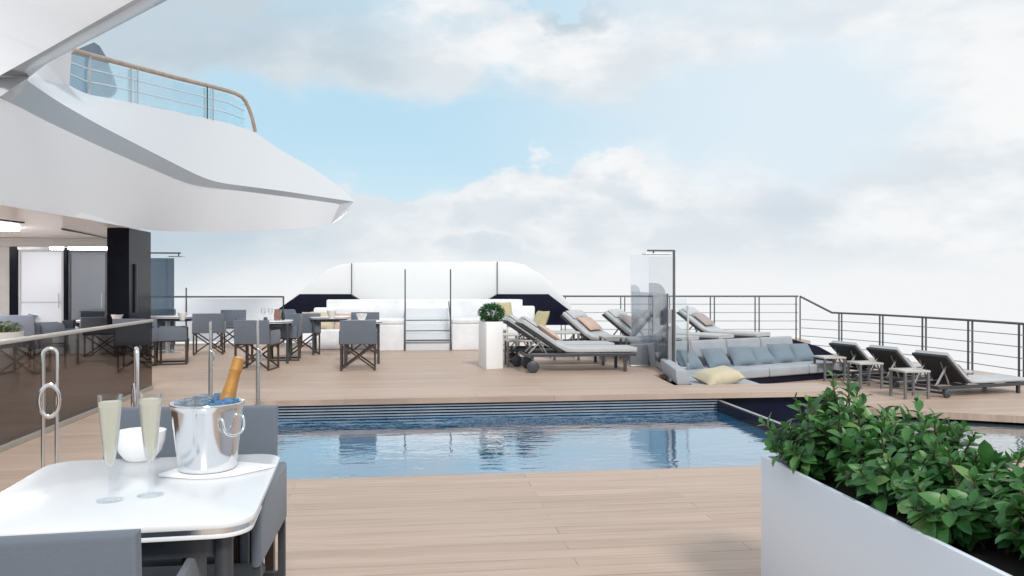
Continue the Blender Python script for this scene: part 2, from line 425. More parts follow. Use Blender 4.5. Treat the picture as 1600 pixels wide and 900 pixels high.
low = [(3.66, 10.92), (5.6, 10.92), (5.66, 10.84), (6.55, 10.36), (7.8, 9.68), (9.2, 8.9), (11.5, 8.2), (11.2, 12.5), (10.9, 16.5), (10.2, 19.0), (9.68, 19.05), (8.85, 17.44), (7.32, 15.6), (4.22, 14.4), (3.9, 12.6)]
structure('lower_deck', MB().prism([(x, y, -.30) for x, y in low], (0, 0, -.09)), TEAK)
structure('pool_water', MB().prism([(-1.87, 5.99, -.225), (3.925, 5.99, -.225), (3.925, 10.23, -.225), (-1.87, 10.23, -.225)], (0, 0, -.5)), water('pool_water', (.012, .125, .255), .5))
structure('overflow_water', MB().prism([(3.975, 5.99, -.43), (13.5, 5.99, -.43), (13.5, 11.5, -.43), (3.975, 11.5, -.43)], (0, 0, -.3)), water('overflow_water', (.10, .16, .20), .45))
w = thing('pool_divider_wall', 'thin black dividing wall between the two pools with a pale metal edge', 'pool wall', (3.95, 8.1, -.6))
MB().box((-.03, -2.1, 0), (.03, 2.02, .50), .004).build('wall_slab', NAVY, w)
MB().box((-.022, -2.1, .501), (.022, 2.02, .512), .003).build('edge_trim', STEEL, w)
g = thing('slatted_pool_wall', 'navy louvred wall under the deck edge along the back of the pool', 'louvred wall', (1.2, 10.2, -.42))
for k in range(5):
    z = .165+k*.036
    MB().prism([(-3.0, 0, z), (-3.0, -.028, z+.002), (-3.0, -.028, z+.018), (-3.0, 0, z+.020)], (5.75, 0, 0)).build('slat', mat('blue_grey_slat', (.30, .36, .44), .3, metal=.2, var=.1), g)

# ------------------------------------------------------------------ superstructure on the left (sides of the decks above)
S = thing('yacht_superstructure', 'white sculpted upper decks with grey edge band rising above the terrace doors', 'yacht superstructure', (-6, 14.5, 0), absolute=True)
def poly(l): return [Q(*p) for p in l]
import numpy as np
def curve(tab, a, b, n=61, k=5):
    """dense smooth curve through a table of (px, py, depth)"""
    tab = np.array(tab, float); xs = np.linspace(a, b, n)
    ys, ds = np.interp(xs, tab[:, 0], tab[:, 1]), np.interp(xs, tab[:, 0], tab[:, 2])
    def sm(v, k):
        p = np.concatenate([2*v[0]-v[k:0:-1], v, 2*v[-1]-v[-2:-k-2:-1]]); w = np.ones(2*k+1)/(2*k+1)
        return np.convolve(p, w, 'valid')
    ys = sm(ys, 2); ds = sm(sm(ds, k), k)
    return [Q(x, y, d) for x, y, d in zip(xs, ys, ds)]
DT = [(-260, 6.6), (0, 9.4), (67, 10.3), (156, 12.0), (244, 14.0), (311, 15.45), (378, 16.6), (444, 17.7), (511, 18.8), (553, 19.4)]
def dt(px): return float(np.interp(px, [a for a, _ in DT], [b for _, b in DT]))
loT = [(x, y, dt(x)) for x, y in ((-260, 40), (-130, 92), (0, 151), (67, 187), (156, 229), (244, 267), (275, 280), (295, 287.5), (311, 291), (340, 294.5), (378, 298.5), (444, 307), (511, 315.5), (531, 319))]
upT = [(x, y, dt(x)) for x, y in ((44, 127), (89, 158), (156, 196), (244, 241), (290, 264.5), (316, 277.5), (336, 284), (352, 287), (385, 291), (450, 299.5), (511, 309), (553, 315))]
loE, upE = curve(loT, -260, 531, 81, 3), curve(upT, 44, 553)
loV = curve(loT, 0, 531, 61, 4)
back = Vector((-.25, .25, .0))
ubL = poly([(-150, 200, 10.2), (0, 118, 9.4), (70, 79, 9.0), (140, 39, 8.5), (209, 0, 8.05), (300, -52, 7.5), (420, -120, 6.9)])
ubR = poly([(-60, 190, 10.3), (43, 124.5, 9.9), (52, 113, 9.75), (72, 100, 9.6), (147, 60, 9.1), (262, 0, 8.35), (480, -118, 7.1)])
# ribbon: upper limb, rounded nose and lower limb in one sheet each
MB().strip([ubL[1]]+ubL[2:], [Q(46, 120, 9.85)]+ubR[3:], (-.12, .18, .02)).build('upper_fascia', BAND, S, 35)
MB().strip(loV, resample([Q(43, 125, 9.85)]+upE, 61), (-.12, .18, .03)).build('lower_fascia', BAND, S, 60)
MB().prism([Q(0, 118, 9.4), Q(46, 120, 9.85), Q(43, 125, 9.85), loV[0], Q(-130, 190, 9.2), Q(-130, 130, 9.0)], (-.12, .18, .02)).build('fascia_nose', mat('lightened_nose_grey', (.55, .56, .58), .4, var=.02), S)  # nose of the band coloured paler to offset shade on its downward face
# underside of the deck above
MB().strip(ubL[1:], poly([(-260, 118, 9.7), (-260, 20, 9.6), (-260, -60, 9.4), (-260, -110, 9.2), (-200, -170, 8.8), (-60, -260, 8.2)]), (-.1, .1, .18)).build('upper_soffit', SOFFIT, S, 35)
# sloping cladding below the band, down to the terrace ceiling line
ce = curve([(-260, 262, 6.67), (-130, 291, 7.95), (0, 320, 9.84), (60, 330, 10.72), (130, 342, 12.0), (180, 351.5, 13.26), (205, 356, 13.96), (240, 360.5, 14.73), (290, 362, 15.6), (340, 361.5, 16.4), (400, 360, 17.4), (450, 358, 18.1), (500, 355, 18.9), (516, 351, 19.15)], -260, 516, 81, 2)
MB().strip(loE, ce, (-.03, .03, .02)).build('sloped_soffit', SOFFIT, S, 30)
MB().prism([loE[-1], upE[-1], Q(543, 331, 19.35), Q(531, 342, 19.25), ce[-1]], (-.15, .2, .03)).build('wing_tip', WHITE, S)
# bulwark above the band
btT = [(60, 155, 10.9), (108, 133, 12.0), (133, 147, 12.5), (175, 154, 13.2), (213, 161, 13.9), (270, 173, 15.0), (333, 187, 16.2), (385, 199.5, 17.0), (401, 208, 17.3), (440, 236, 17.9), (489, 262, 18.6), (533, 293, 19.2), (553.5, 314.5, 19.42)]
bt = poly(btT)
MB().strip(upE, curve([(44, 140, 10.6)]+btT[1:], 108, 553.5, 61, 3), (-.12, .14, .02)).build('bulwark', WHITE, S, 30)
MB().strip(upE[:8], [v for v in resample([Q(60, 112, 10.9), Q(112, 150, 12.0)], 8)], (-.12, .14, .02)).build('bulwark', WHITE, S, 60)
MB().prism(poly([(40, 127, 10.6), (48, 112, 10.6), (70, 96, 10.8), (112, 78, 11.2), (108, 140, 12.0), (95, 166, 11.8), (60, 150, 10.9)]), (-.12, .14, .02)).build('inner_wall', SOFFIT, S)
MB().prism(poly([(147, 66, 15), (156, 72, 15), (166, 89, 15), (175, 112, 15), (182, 132, 15), (183, 141, 15), (179, 148, 15), (171, 152, 15), (150, 150, 15), (128, 144, 15), (104, 132, 15), (104, 84, 15)]), (-.03, .1, .0)).build('side_window', mat('slate_glazing', (.10, .13, .17), .12, coat=.5, var=.1), S)
# terrace ceiling, its lamps and slots
def inner(px, py): return P(px, py, 0)
yW = 18.2
ceil = [Q(0, 320, 9.9), Q(60, 330, 10.85), Q(130, 342, 12.0), Q(180, 351.5, 13.26), Q(200, 355, 13.84), Vector((-4.76, 14.69, 0)), Vector((-4.9, 14.75, 0)), Vector((-4.97, 15.85, 0)), Vector((ptz(200, 19.5), 19.5, 0)), Vector((-14, 19.5, 0)), Vector((-14, 8.5, 0)), Vector((Q(0, 320, 9.9).x-.2, 8.5, 0))]
MB().prism([(v.x, v.y, 2.365) for v in ceil], (0, 0, .08)).build('terrace_ceiling', SOFFIT, S)
a = Q(-40, 366, 15.0); b_ = Q(80, 366, 15.0)
MB().box((-11.2, 14.6, 2.31), (Q(80, 366, 15.3).x, 15.0, 2.355), .005).build('light_strip', LAMP, S)
for (p0, p1) in (((-20, 341), (36, 348)), ((98, 358), (166, 372))):
    q0, q1 = P(*p0, 2.35), P(*p1, 2.35)
    MB().bar(q0, q1, .05, .02).build('ceiling_slot', BLACK, S)
# wall with the two glazed doors
xw = lambda px: (lambda X: (X*cs+sn)*yW/(-X*sn+cs))((px-800)/FPX)
def wz(px, py):
    X = (px-800)/FPX; D = yW/(-X*sn+cs); return EYE-(py-HZ)/FPX*D
zt = wz(100, 390); ztop = 2.362
for (a_, b2, z0, z1) in ((-260, 17, 0, zt+.05), (-260, 172, zt+.06, ztop)):
    MB().box((xw(a_), yW, z0), (xw(b2), yW+.15, z1), .006).build('wall_panel', WALLGREY, S)
MB().box((xw(17)-.02, yW-.03, 0), (xw(28), yW+.1, zt+.05), .005).build('door_jamb', BLACK, S)
MB().box((xw(100), yW-.03, 0), (xw(106), yW+.1, zt+.05), .005).build('door_jamb', BLACK, S)
for (x0, x1, gm, lab) in ((28, 100, DOORW, 'glass door with a bright reflection painted into its white pane'), (106, 168, DOORD, 'dark glass door showing the room behind')):
    X0, X1 = xw(x0)+.006, xw(x1)-.006
    d = MB(); fw = .045
    for (p, q) in (((X0, 0), (X0+fw, zt)), ((X1-fw, 0), (X1, zt)), ((X0+fw, zt-fw), (X1-fw, zt)), ((X0+fw, 0), (X1-fw, .06))):
        d.box((p[0], yW, p[1]), (q[0], yW+.05, q[1]), .003)
    if x0 == 28: d.box((X0+fw, yW+.005, 1.0), (X1-fw, yW+.045, 1.025))
    dd = d.build('glass_door', GREYMET if x0 > 28 else mat('pale_door_frame', (.45, .46, .48), .35, var=.05), S, label=lab)
    MB().box((X0+fw, yW+.02, .06), (X1-fw, yW+.03, zt-fw)).build('pane', gm, dd)
    MB().tube([(X1-.09, yW-.04, .9), (X1-.09, yW-.04, 1.2)], .012).build('handle', CHROME, dd)
# room behind the dark door
r = MB(); r.box((xw(18), yW+2.6, 0), (xw(169), yW+2.7, ztop)); r.box((xw(18)-.1, yW+.2, 0), (xw(18), yW+2.6, ztop)); r.box((xw(18), yW+.2, .005), (xw(169), yW+2.6, .02)); r.box((xw(18), yW+.16, ztop-.06), (xw(169), yW+2.6, ztop-.002))
r.build('interior_wall', mat('interior_grey_white', (.5, .5, .5), .5, var=.05), S)
MB().box((xw(45), yW+1.0, ztop-.20), (xw(160), yW+1.12, ztop-.15)).build('light_strip', LAMP, S)  # added strip inside the room, lights the white door glass from behind
MB().box((xw(140), yW+2.5, .3), (xw(158), yW+2.59, 2.0), .01).build('wall_panel', mat('pale_panel', (.72, .74, .76), .3), S)
# black end column
MB().box((-5.14, 14.7, 0), (-4.78, 15.9, 2.362), .01).build('black_column', BLACK, S)
MB().box((-4.776, 14.98, .9), (-4.74, 15.02, 1.75), .004).build('column_handle', GREYMET, S)

BR = thing('balcony_railing', 'curved upper deck railing with a varnished wood handrail and clear panels', 'railing', Q(250, 190, 15), absolute=True)
hr = poly([(112, 78, 12.08), (142, 86.5, 12.65), (165, 92.5, 13.03), (216, 106, 13.96), (271, 120.5, 15.02), (324, 133.5, 16.03), (356, 142, 16.55), (368, 146, 16.74), (378, 151.5, 16.89), (384, 159, 16.98), (389, 170, 17.07), (394, 184, 17.17), (399, 206, 17.26)])
MB().tube(hr, 0, 10, flat=(.032, .042)).build('handrail', HANDWOOD, BR, 50)
bb = bt[1:9]; top = [hr[0], hr[1], hr[2], hr[3], hr[4], hr[5], hr[6], hr[9]]
bb = [bt[1], bt[2], Q(165, 152, 13.03), bt[4], bt[5], Q(324, 185, 16.03), Q(356, 192, 16.55), Q(384, 199, 16.98)]
MB().strip([v+Vector((0, 0, -.06)) for v in top], bb, (-.008, .01, 0)).build('glass_panel', glass('aqua_glass', (.84, .95, .98), .04), BR)
for px in (205, 215, 324, 333, 140):
    i = [p for p in ((112, 78, 133, 12.08), (142, 86.5, 150, 12.65), (165, 92.5, 152, 13.03), (216, 106, 161, 13.96), (271, 120.5, 173, 15.02), (324, 133.5, 185, 16.03), (356, 142, 192, 16.55))]
    for u, v in zip(i, i[1:]):
        if u[0] <= px <= v[0]:
            f = (px-u[0])/(v[0]-u[0]); D = u[3]+f*(v[3]-u[3])-.03
            MB().tube([Q(px, u[1]+f*(v[1]-u[1])+2, D), Q(px, u[2]+f*(v[2]-u[2]), D)], .014 if px != 140 else .018, 8).build('post', POSTMET, BR)
for k, (f0) in enumerate((.36, .68)):
    pts = [a*(1-f0)+b*f0+Vector((.0, -.02, 0)) for a, b in zip(top, bb)]
    MB().tube(pts, .010, 6).build('rail_bar', WHITE, BR)

# ------------------------------------------------------------------ railings round the stern
A0, A1 = Q(877, 463, 20.2), Q(1247, 463, 20.2); A0.z = A1.z = 0
def railing(name, label, pts, h, z0, posts, bars, hb, hbar=None):
    t = thing(name, label, 'railing', (pts[0].x, pts[0].y, z0), absolute=True)
    up = Vector((0, 0, 1))
    MB().tube([p+up*hh for p, hh in zip(pts, h)], .024, 8).build('handrail', RAILMET, t, 50)
    for k in range(bars):
        f = hb[k]; MB().tube([p+up*hh*f for p, hh in zip(pts, hbar or h)], .009, 6).build('rail_bar', POSTMET, t)
    for p, hh in posts:
        d = (pts[-1]-pts[0]).normalized()
        for s_ in (-.05, .05):
            MB().bar(p+d*s_, p+d*s_+up*(hh-.01), .020, .035).build('post', RAILMET, t)
    return t
hA = [1.09, 1.09]
pA = [Q(px, 463, 20.2) for px in (880, 973, 1043, 1113, 1183, 1247)]
for p in pA: p.z = 0
railing('stern_railing', 'long dark metal stern railing with four bars behind the loungers', [A0, A1], hA, 0, [(p, 1.09) for p in pA], 4, (.82, .63, .44, .25))
B = []
for px, D in ((1250, 20.0), (1300, 19.2), (1374, 17.9), (1444, 16.6), (1516, 15.3), (1596, 14.0), (1700, 12.6)):
    v = Q(px, 500, D); v.z = -.3; B.append(v)
hB = [EYE+.3-(463-HZ)/FPX*20.0, EYE+.3-(489.5-HZ)/FPX*19.2] + [1.05]*5
hB = [1.39, 1.02, 1.02, 1.02, 1.02, 1.02, 1.02]
bp = []
for px, D in ((1313, 18.97), (1377, 17.84), (1444, 16.6), (1516, 15.3), (1596, 14.0)):
    v = Q(px, 500, D); v.z = -.3; bp.append((v, 1.02))
railing('side_railing', 'dark metal side railing stepping down beside the right hand loungers', B, hB, -.3, bp, 4, (.81, .61, .42, .22), [1.02]*7)
L0, L1 = Q(236, 463, 19.4), Q(443, 463, 19.4); L0.z = L1.z = 0
t = thing('glazed_railing', 'thin dark handrail over a milky glass panel behind the dining tables', 'railing', (L0.x, L0.y, 0), absolute=True)
MB().tube([L0+Vector((0, 0, 1.09)), L1+Vector((0, 0, 1.09))], .022, 8).build('handrail', RAILMET, t)
MB().prism([L0+Vector((0, 0, .03)), L1+Vector((0, 0, .03)), L1+Vector((0, 0, 1.05)), L0+Vector((0, 0, 1.05))], (0, .02, 0)).build('glass_panel', FROSTM, t)
MB().tube([L1, L1+Vector((0, 0, 1.1))], .02).build('post', RAILMET, t)
p = P(291, 540); p.z = 0
tag(MB().tube([Vector((p.x, p.y, 0)), Vector((p.x, p.y, 1.31))], [.022, .016]).build('slim_pole', RAILMET), 'slim dark free standing pole between the black column and the stern windbreak', 'pole')

# ------------------------------------------------------------------ windbreak, raised bench with steps
Wb = thing('curved_windbreak', 'large white curved windbreak with dark navy wedge panels at both ends', 'windbreak', Q(660, 500, 18.9), absolute=True)
DW = 19.0
out = [(432, 497), (452, 468), (467, 457), (490, 437), (512, 421), (530, 414), (552, 410.5), (600, 409.6), (700, 409), (777, 408.6), (800, 409.5), (820, 414), (842, 427), (862, 444), (876, 459), (893, 478), (893, 497)]
MB().prism([Q(x, y, DW) for x, y in out], (0, .12, 0), bev=.015).build('shell', mat('bright_white_gelcoat', (.76, .78, .80), .35, var=.01), Wb, 40)
for px, y0 in ((549.5, 411), (777, 409)):
    MB().bar(Q(px, y0, DW-.03), Q(px, 462, DW-.03), .02).build('seam_trim', RAILMET, Wb)
for l in ([(430, 508), (430, 486), (468, 459.5), (549, 459.5), (583, 481), (583, 508)], [(742, 508), (742, 481), (777, 459.5), (857, 459.5), (893, 487), (893, 508)]):
    MB().prism([Q(x, y, 18.6) for x, y in l], (0, .2, 0), bev=.01).build('wedge_panel', NAVY, Wb)

Bn = thing('raised_bench', 'white upholstered bench block with central steps below the windbreak', 'bench', Q(668, 548, 17.1), absolute=True)
yb = P(660, 548).y
def bx(px0, px1, y0, y1, z0, z1, m, name, bev=.02):
    return MB().box((ptz(px0, y0), y0, z0), (ptz(px1, y0), y1, z1), bev, 3).build(name, m, Bn, 40)
bx(577, 631, yb, yb+.9, 0, .55, SOFAW, 'seat_block'); bx(706, 792, yb, yb+.9, 0, .55, SOFAW, 'seat_block')
bx(577, 632, yb+.02, yb+.9, .555, .66, SOFAW, 'seat_cushion', .03); bx(706, 792, yb+.02, yb+.9, .555, .66, SOFAW, 'seat_cushion', .03)
for k, (z, dy) in enumerate(((.19, 0), (.37, .22), (.55, .44), (.72, .66), (.86, .88))):
    bx(632.5, 704.5, yb+dy, yb+dy+.22 if k < 4 else yb+1.2, 0, z, WHITE, 'step', .008)
bx(510, 817, yb+1.21, yb+1.4, 0, 1.05, SOFAW, 'backrest', .03)
bx(486, 576, yb+.5, yb+1.2, 0, .42, SOFAW, 'side_seat', .03); bx(793, 852, yb+.5, yb+1.2, 0, .42, SOFAW, 'side_seat', .03)
bx(490, 575, yb+1.0, yb+1.2, .43, .88, SOFAW, 'side_back', .04); bx(794, 836, yb+1.0, yb+1.2, .43, .9, SOFAW, 'side_back', .04)
for i, px in enumerate((633, 704)):
    x = ptz(px, yb-.05)
    t = tag(MB().tube([(x, yb-.05, .02), (x, yb-.05, 1.68), (x, yb-.03, 1.70)], .015).tube([(x, yb-.05, .62), (x, yb+.8, 1.0)], .014).build('step_handrail', RAILMET), ('tall thin dark handrail on the left side of the white steps', 'tall thin dark handrail on the right side of the white steps')[i], 'handrail', 'handrails of the white steps')
x0, x1 = ptz(634.5, yb-.06), ptz(702.5, yb-.06)
tag(MB().bar((x0, yb-.05, .22), (x1, yb-.05, .22), .03).bar((x0, yb-.05, .42), (x1, yb-.05, .42), .02).bar((x0, yb-.05, .64), (x1, yb-.05, .64), .02).build('step_gate', RAILMET), 'low dark barred gate in front of the white steps', 'gate')
def cushion(name, px, y, z, w, h, t, m, label, rz=0, tilt=65, group=None, x=None):
    x = ptz(px, y) if x is None else x
    o = MB().pillow(w, h, t, RX(tilt)).build(name, m, None, 60)
    o.location = (x, y, z+h/2*math.sin(R(tilt))*.97); o.rotation_euler = (0, 0, R(rz)); return tag(o, label, 'cushion', group)
cushion('cushion', 487, yb+.90, .42, .46, .42, .16, YELLOW, 'mustard cushion leaning at the left end of the white bench', 62)
cushion('cushion', 505, yb+.84, .42, .46, .42, .16, CREAM, 'pale beige cushion beside the mustard one at the left end of the bench')
cushion('cushion', 845, yb+.80, .42, .44, .42, .16, YELLOW, 'mustard cushion leaning at the right end of the white bench', -62)
cushion('cushion', 787, yb+.45, .66, .40, .38, .15, YELLOW, 'mustard cushion just behind the boxwood column planter', 12)
cushion('cushion', 540, yb+.80, .42, .46, .38, .15, BLUSH, 'blush cushion on the white bench behind the dining tables')

# ------------------------------------------------------------------ director chairs
GCH = 'canvas director chairs on the terrace'
def make_chair():
    t = thing('director_chair', '', 'chair', group=GCH)
    W, Dp = .27, .25
    MB().prism([(-W-.018, -Dp-.018, .43), (W+.018, -Dp-.018, .43), (W+.018, -Dp-.05, .82), (-W-.018, -Dp-.05, .82)], (0, .036, 0), bev=.012, seg=3).build('backrest', FABRIC, t, 40)
    MB().box((-W+.015, -Dp+.03, .425), (W-.015, Dp, .47), .015, 3).build('seat', FABRICD, t, 40)
    for s in (-1, 1):
        x = s*(W+.024)
        l = [(x-.009, -Dp+.03, .42), (x-.009, Dp+.01, .42), (x-.009, Dp+.01, .61), (x-.009, Dp-.03, .645), (x-.009, -Dp+.03, .645)]
        MB().prism(l, (.018, 0, 0), bev=.006).build('arm_panel', FABRIC, t, 40)
        MB().bar((s*(W-.002), Dp, 0), (s*(W-.002), Dp, .63), .030).build('leg', DARKMET, t)
        MB().tube([(s*(W-.002), -Dp, 0), (s*(W-.002), -Dp, .43), (s*(W-.002), -Dp-.03, .80)], 0, 4, flat=(.021, .021)).build('leg', DARKMET, t)
    for s in (-1, 1):
        for z in (.014, .41): MB().bar((s*(W-.002), -Dp+.016, z), (s*(W-.002), Dp-.016, z), .024).build('side_rail', DARKMET, t)
    for y in (-Dp, Dp):
        MB().bar((-W+.014, y-.004, .03), (W-.014, y-.004, .41), .025).build('cross_brace', DARKMET, t)
        MB().bar((W-.014, y+.018, .03), (-W+.014, y+.018, .41), .025).build('cross_brace', DARKMET, t)
    return t
chair0 = make_chair(); first = [True]
def place_chair(px, py, rz, label, scale=1., xy=None):
    p = P(px, py) if xy is None else Vector((*xy, 0))
    if first[0]:
        first[0] = False; o = chair0; o.location = (p.x, p.y, 0); o.rotation_euler = (0, 0, R(rz)); o['label'] = label; o.scale = (scale,)*3
    else: o = dup(chair0, (p.x, p.y, 0), R(rz), label, GCH, scale)
    return o
place_chair(560, 577, 2, 'grey director chair seen square from behind, nearest the white column planter')
place_chair(402, 577, -9, 'grey director chair seen from behind, in front of the wine glass table')
place_chair(327, 553, 8, 'grey director chair seen from behind, left of the wine glass table')
place_chair(357, 543, 170, 'dark grey director chair facing the camera, half hidden behind another chair')
place_chair(268, 568, -78, 'grey director chair in profile just right of the smoked glass barrier end')
place_chair(475, 553, 14, 'small far grey director chair seen from behind, in front of the mustard cushions')
place_chair(568, 552, 176, 'grey director chair facing the camera behind the table with a white bowl')
place_chair(446, 562, 95, 'grey director chair turned sideways at the right of the wine glass table')
place_chair(216, 572, -12, 'grey director chair seen from behind through the far end of the smoked glass barrier')
place_chair(150, 566, 28, 'grey director chair seen through the middle of the smoked glass barrier')
place_chair(130, 548, 160, 'dark director chair facing the camera under the white bowl at the dark door')
place_chair(32, 560, 12, 'dark director chair left of the others, beside the round white plant pot')
place_chair(74, 556, -60, 'dark director chair in front of the door with the white pane')
place_chair(248, 540, 178, 'grey director chair facing the camera right of the foot of the black column')
place_chair(452, 541, 186, 'dark director chair behind the wine glass table, against the navy wedge')

# ------------------------------------------------------------------ dining tables
def make_table(name, label, loc, rz, w, d, h, rc, group, legs='post'):
    t = thing(name, label, 'table', loc, rz, group)
    def rr(w, d, rc, z, n=7):
        pts = []
        for cx, cy, a0 in ((w/2-rc, d/2-rc, 0), (-w/2+rc, d/2-rc, 90), (-w/2+rc, -d/2+rc, 180), (w/2-rc, -d/2+rc, 270)):
            for k in range(n): a = R(a0+90*k/(n-1)); pts.append((cx+rc*math.cos(a), cy+rc*math.sin(a), z))
        return pts
    MB().prism(rr(w, d, rc, h), (0, 0, -.016), bev=.004).build('tabletop', TABLETOP, t, 40)
    MB().prism(rr(w-.02, d-.02, rc-.01, h-.017), (0, 0, -.012)).build('metal_edge', CHROME if name == 'cocktail_table' else GREYMET, t, 40)
    MB().prism(rr(w-.012, d-.012, rc-.006, h-.030), (0, 0, -.010), bev=.002).build('lower_rim', TABLETOP, t, 40)
    MB().prism(rr(w-.14, d-.14, rc*.6, h-.041), (0, 0, -.06)).build('apron', GREYMET, t, 40)
    if legs == 'post':
        for sx in (-1, 1):
            for sy in (-1, 1): MB().tube([(sx*(w/2-.075), sy*(d/2-.075), h-.041), (sx*(w/2-.075), sy*(d/2-.075), 0)], .022, 12).build('leg', GREYMET, t, 40)
    else:
        MB().tube([(0, 0, h-.1), (0, 0, .03)], .045, 16).build('column', STEEL, t, 40)
        MB().lathe([(.26, 0), (.26, .012), (.06, .03)], 28).build('base_plate', STEEL, t, 40)
    return t
GT = 'white topped dining tables'
def tb(px, py, rz, w, d, lab, legs='post', rc=.12):
    p = P(px, py); return make_table('dining_table', lab, (p.x, p.y, 0), R(rz), w, d, .75, rc, GT, legs)
tb(421, 566, 4, .82, .82, 'white dining table with wine glasses and a pink jug on it', 'post', .3)
tb(516, 553, 3, .78, .6, 'white dining table with one bowl, in front of the bench with mustard cushions')
tb(566, 567, 2, .72, .62, 'white dining table behind the chair nearest the column planter')
tb(262, 551, 4, 1.1, .8, 'long white dining table with a folded napkin right of the black column', 'column')
tb(165, 562, 6, .85, .8, 'white dining table with a bowl in front of the dark glass door', 'column')
tb(28, 548, 5, .8, .7, 'white dining table behind the round white plant pot', 'column')

def bowl(px, py, z, D, r, h, label):
    v = Q(px, py, D); o = MB().lathe([(r*.46, 0), (r*.50, .01*h/.1), (r*.74, h*.5), (r, h), (r*.95, h), (r*.69, h*.5), (r*.42, h*.12)], 28, cap1=True).build('bowl', PORCELAIN, None, 50)
    o.location = (v.x, v.y, z); return tag(o, label, 'bowl', 'white bowls on the tables')
bowl(183, 505, .75, 13.9, .10, .13, 'white tapered bowl on the table in front of the dark door')
bowl(285, 497, .75, 14.6, .085, .14, 'white square looking bowl at the right end of the long table by the column')
bowl(518, 497, .75, 15.4, .095, .15, 'white bowl on the far table in front of the mustard cushions')
bowl(565, 502, .75, 14.3, .10, .13, 'white bowl above the backrest of the chair nearest the column planter')
# wine glasses, jug and bottle on the round table
def wineglass(x, y, label):
    o = MB().lathe([(.036, 0), (.036, .003), (.005, .008), (.004, .09), (.02, .10), (.04, .14), (.042, .18), (.034, .22), (.032, .22), (.039, .18), (.037, .14), (.018, .105)], 20, cap1=False).build('wine_glass', FLUTE, None, 60)
    o.location = (x, y, .75); return tag(o, label, 'wine glass', 'wine glasses on the round cornered table')
tc_ = P(421, 566)
wineglass(tc_.x-.10, tc_.y-.05, 'wine glass on the dining table, left of the other glass')
wineglass(tc_.x+.00, tc_.y+.10, 'wine glass on the dining table, close to the pink jug')
o = MB().lathe([(.05, 0), (.058, .02), (.06, .10), (.05, .17), (.055, .20), (.05, .20), (.045, .17), (.05, .05)], 20).build('jug', ROSE, None, 60); o.location = (tc_.x+.14, tc_.y-.02, .75); tag(o, 'small pink glass jug on the table with the wine glasses', 'jug')
o = MB().lathe([(.03, 0), (.032, .10), (.02, .15), (.012, .19), (.013, .24)], 16).build('bottle', BOTTLEG, None, 60); o.location = (tc_.x+.22, tc_.y+.12, .75); tag(o, 'slim dark bottle standing behind the pink jug', 'bottle')
o = MB().lathe([(.035, 0), (.035, .055), (.02, .07)], 16).build('table_lamp', GREYMET, None, 50); o.location = (tc_.x-.02, tc_.y-.28, .75); tag(o, 'small dark lantern at the front of the table with wine glasses', 'lantern')

# ------------------------------------------------------------------ plants
def leaf(bm, base, d, up, L, W, curl=.25):
    d = d.normalized(); s = d.cross(up)
    if s.length < 1e-3: s = d.cross(Vector((1, 0, 0)))
    s.normalize(); n = s.cross(d).normalized()
    prof = ((0, .10), (.22, .72), (.5, 1.), (.78, .68), (1., .04))
    rows = []
    for f, w in prof:
        c = base+d*L*f-n*curl*L*f*f
        rows.append((bm.verts.new(c-s*W/2*w+n*W*.16*w), bm.verts.new(c), bm.verts.new(c+s*W/2*w+n*W*.16*w)))
    for a, b in zip(rows, rows[1:]):
        bm.faces.new((a[0], a[1], b[1], b[0])); bm.faces.new((a[1], a[2], b[2], b[1]))
def rnd(a, b): return random.uniform(a, b)
def shrub(label, base, shoots, rx, ry, h, L, group, tips=()):
    t = thing('laurel_shrub', label, 'shrub', base, 0, group)
    lb, sb = MB(), MB()
    for k in range(shoots):
        a = rnd(0, 6.283); q = math.sqrt(rnd(0, 1))
        foot = Vector((rx*.45*q*math.cos(a), ry*.45*q*math.sin(a), 0))
        tip = Vector((rx*q*math.cos(a)*rnd(.85, 1.15), ry*q*math.sin(a)*rnd(.85, 1.15), h*(1-.42*q*q)*rnd(.5, 1.06)))
        if k < len(tips): tip = Vector(tips[k]); foot = Vector((tip.x*.4, tip.y*.4, 0))
        mid = foot*.5+tip*.5+Vector((rnd(-.03, .03), rnd(-.03, .03), .02))
        pts = [foot, mid, tip]; sb.tube(pts, [.006, .005, .003], 5)
        nl = int(rnd(15, 23)); ph = rnd(0, 6)
        for i in range(nl):
            f = .22+.78*i/(nl-1); p = foot*(1-f)**2+mid*2*f*(1-f)+tip*f*f
            ph += 2.4; ax = (tip-foot).normalized()
            o = Vector((math.cos(ph), math.sin(ph), 0)); o = (o-ax*o.dot(ax)).normalized()
            d = o*rnd(.7, 1.1)+ax*(rnd(.15, .45)+(f > .85)*.8)+Vector((0, 0, rnd(-.15, .2)))
            sz = L*rnd(.55, 1.2)*(1.0 if f < .9 else .62)
            leaf(lb.bm, p, d, ax, sz, sz*rnd(.48, .64), rnd(.05, .4))
    lb.build('foliage', LEAF, t, 80); sb.build('stems', STEMM, t, 60)
    return t

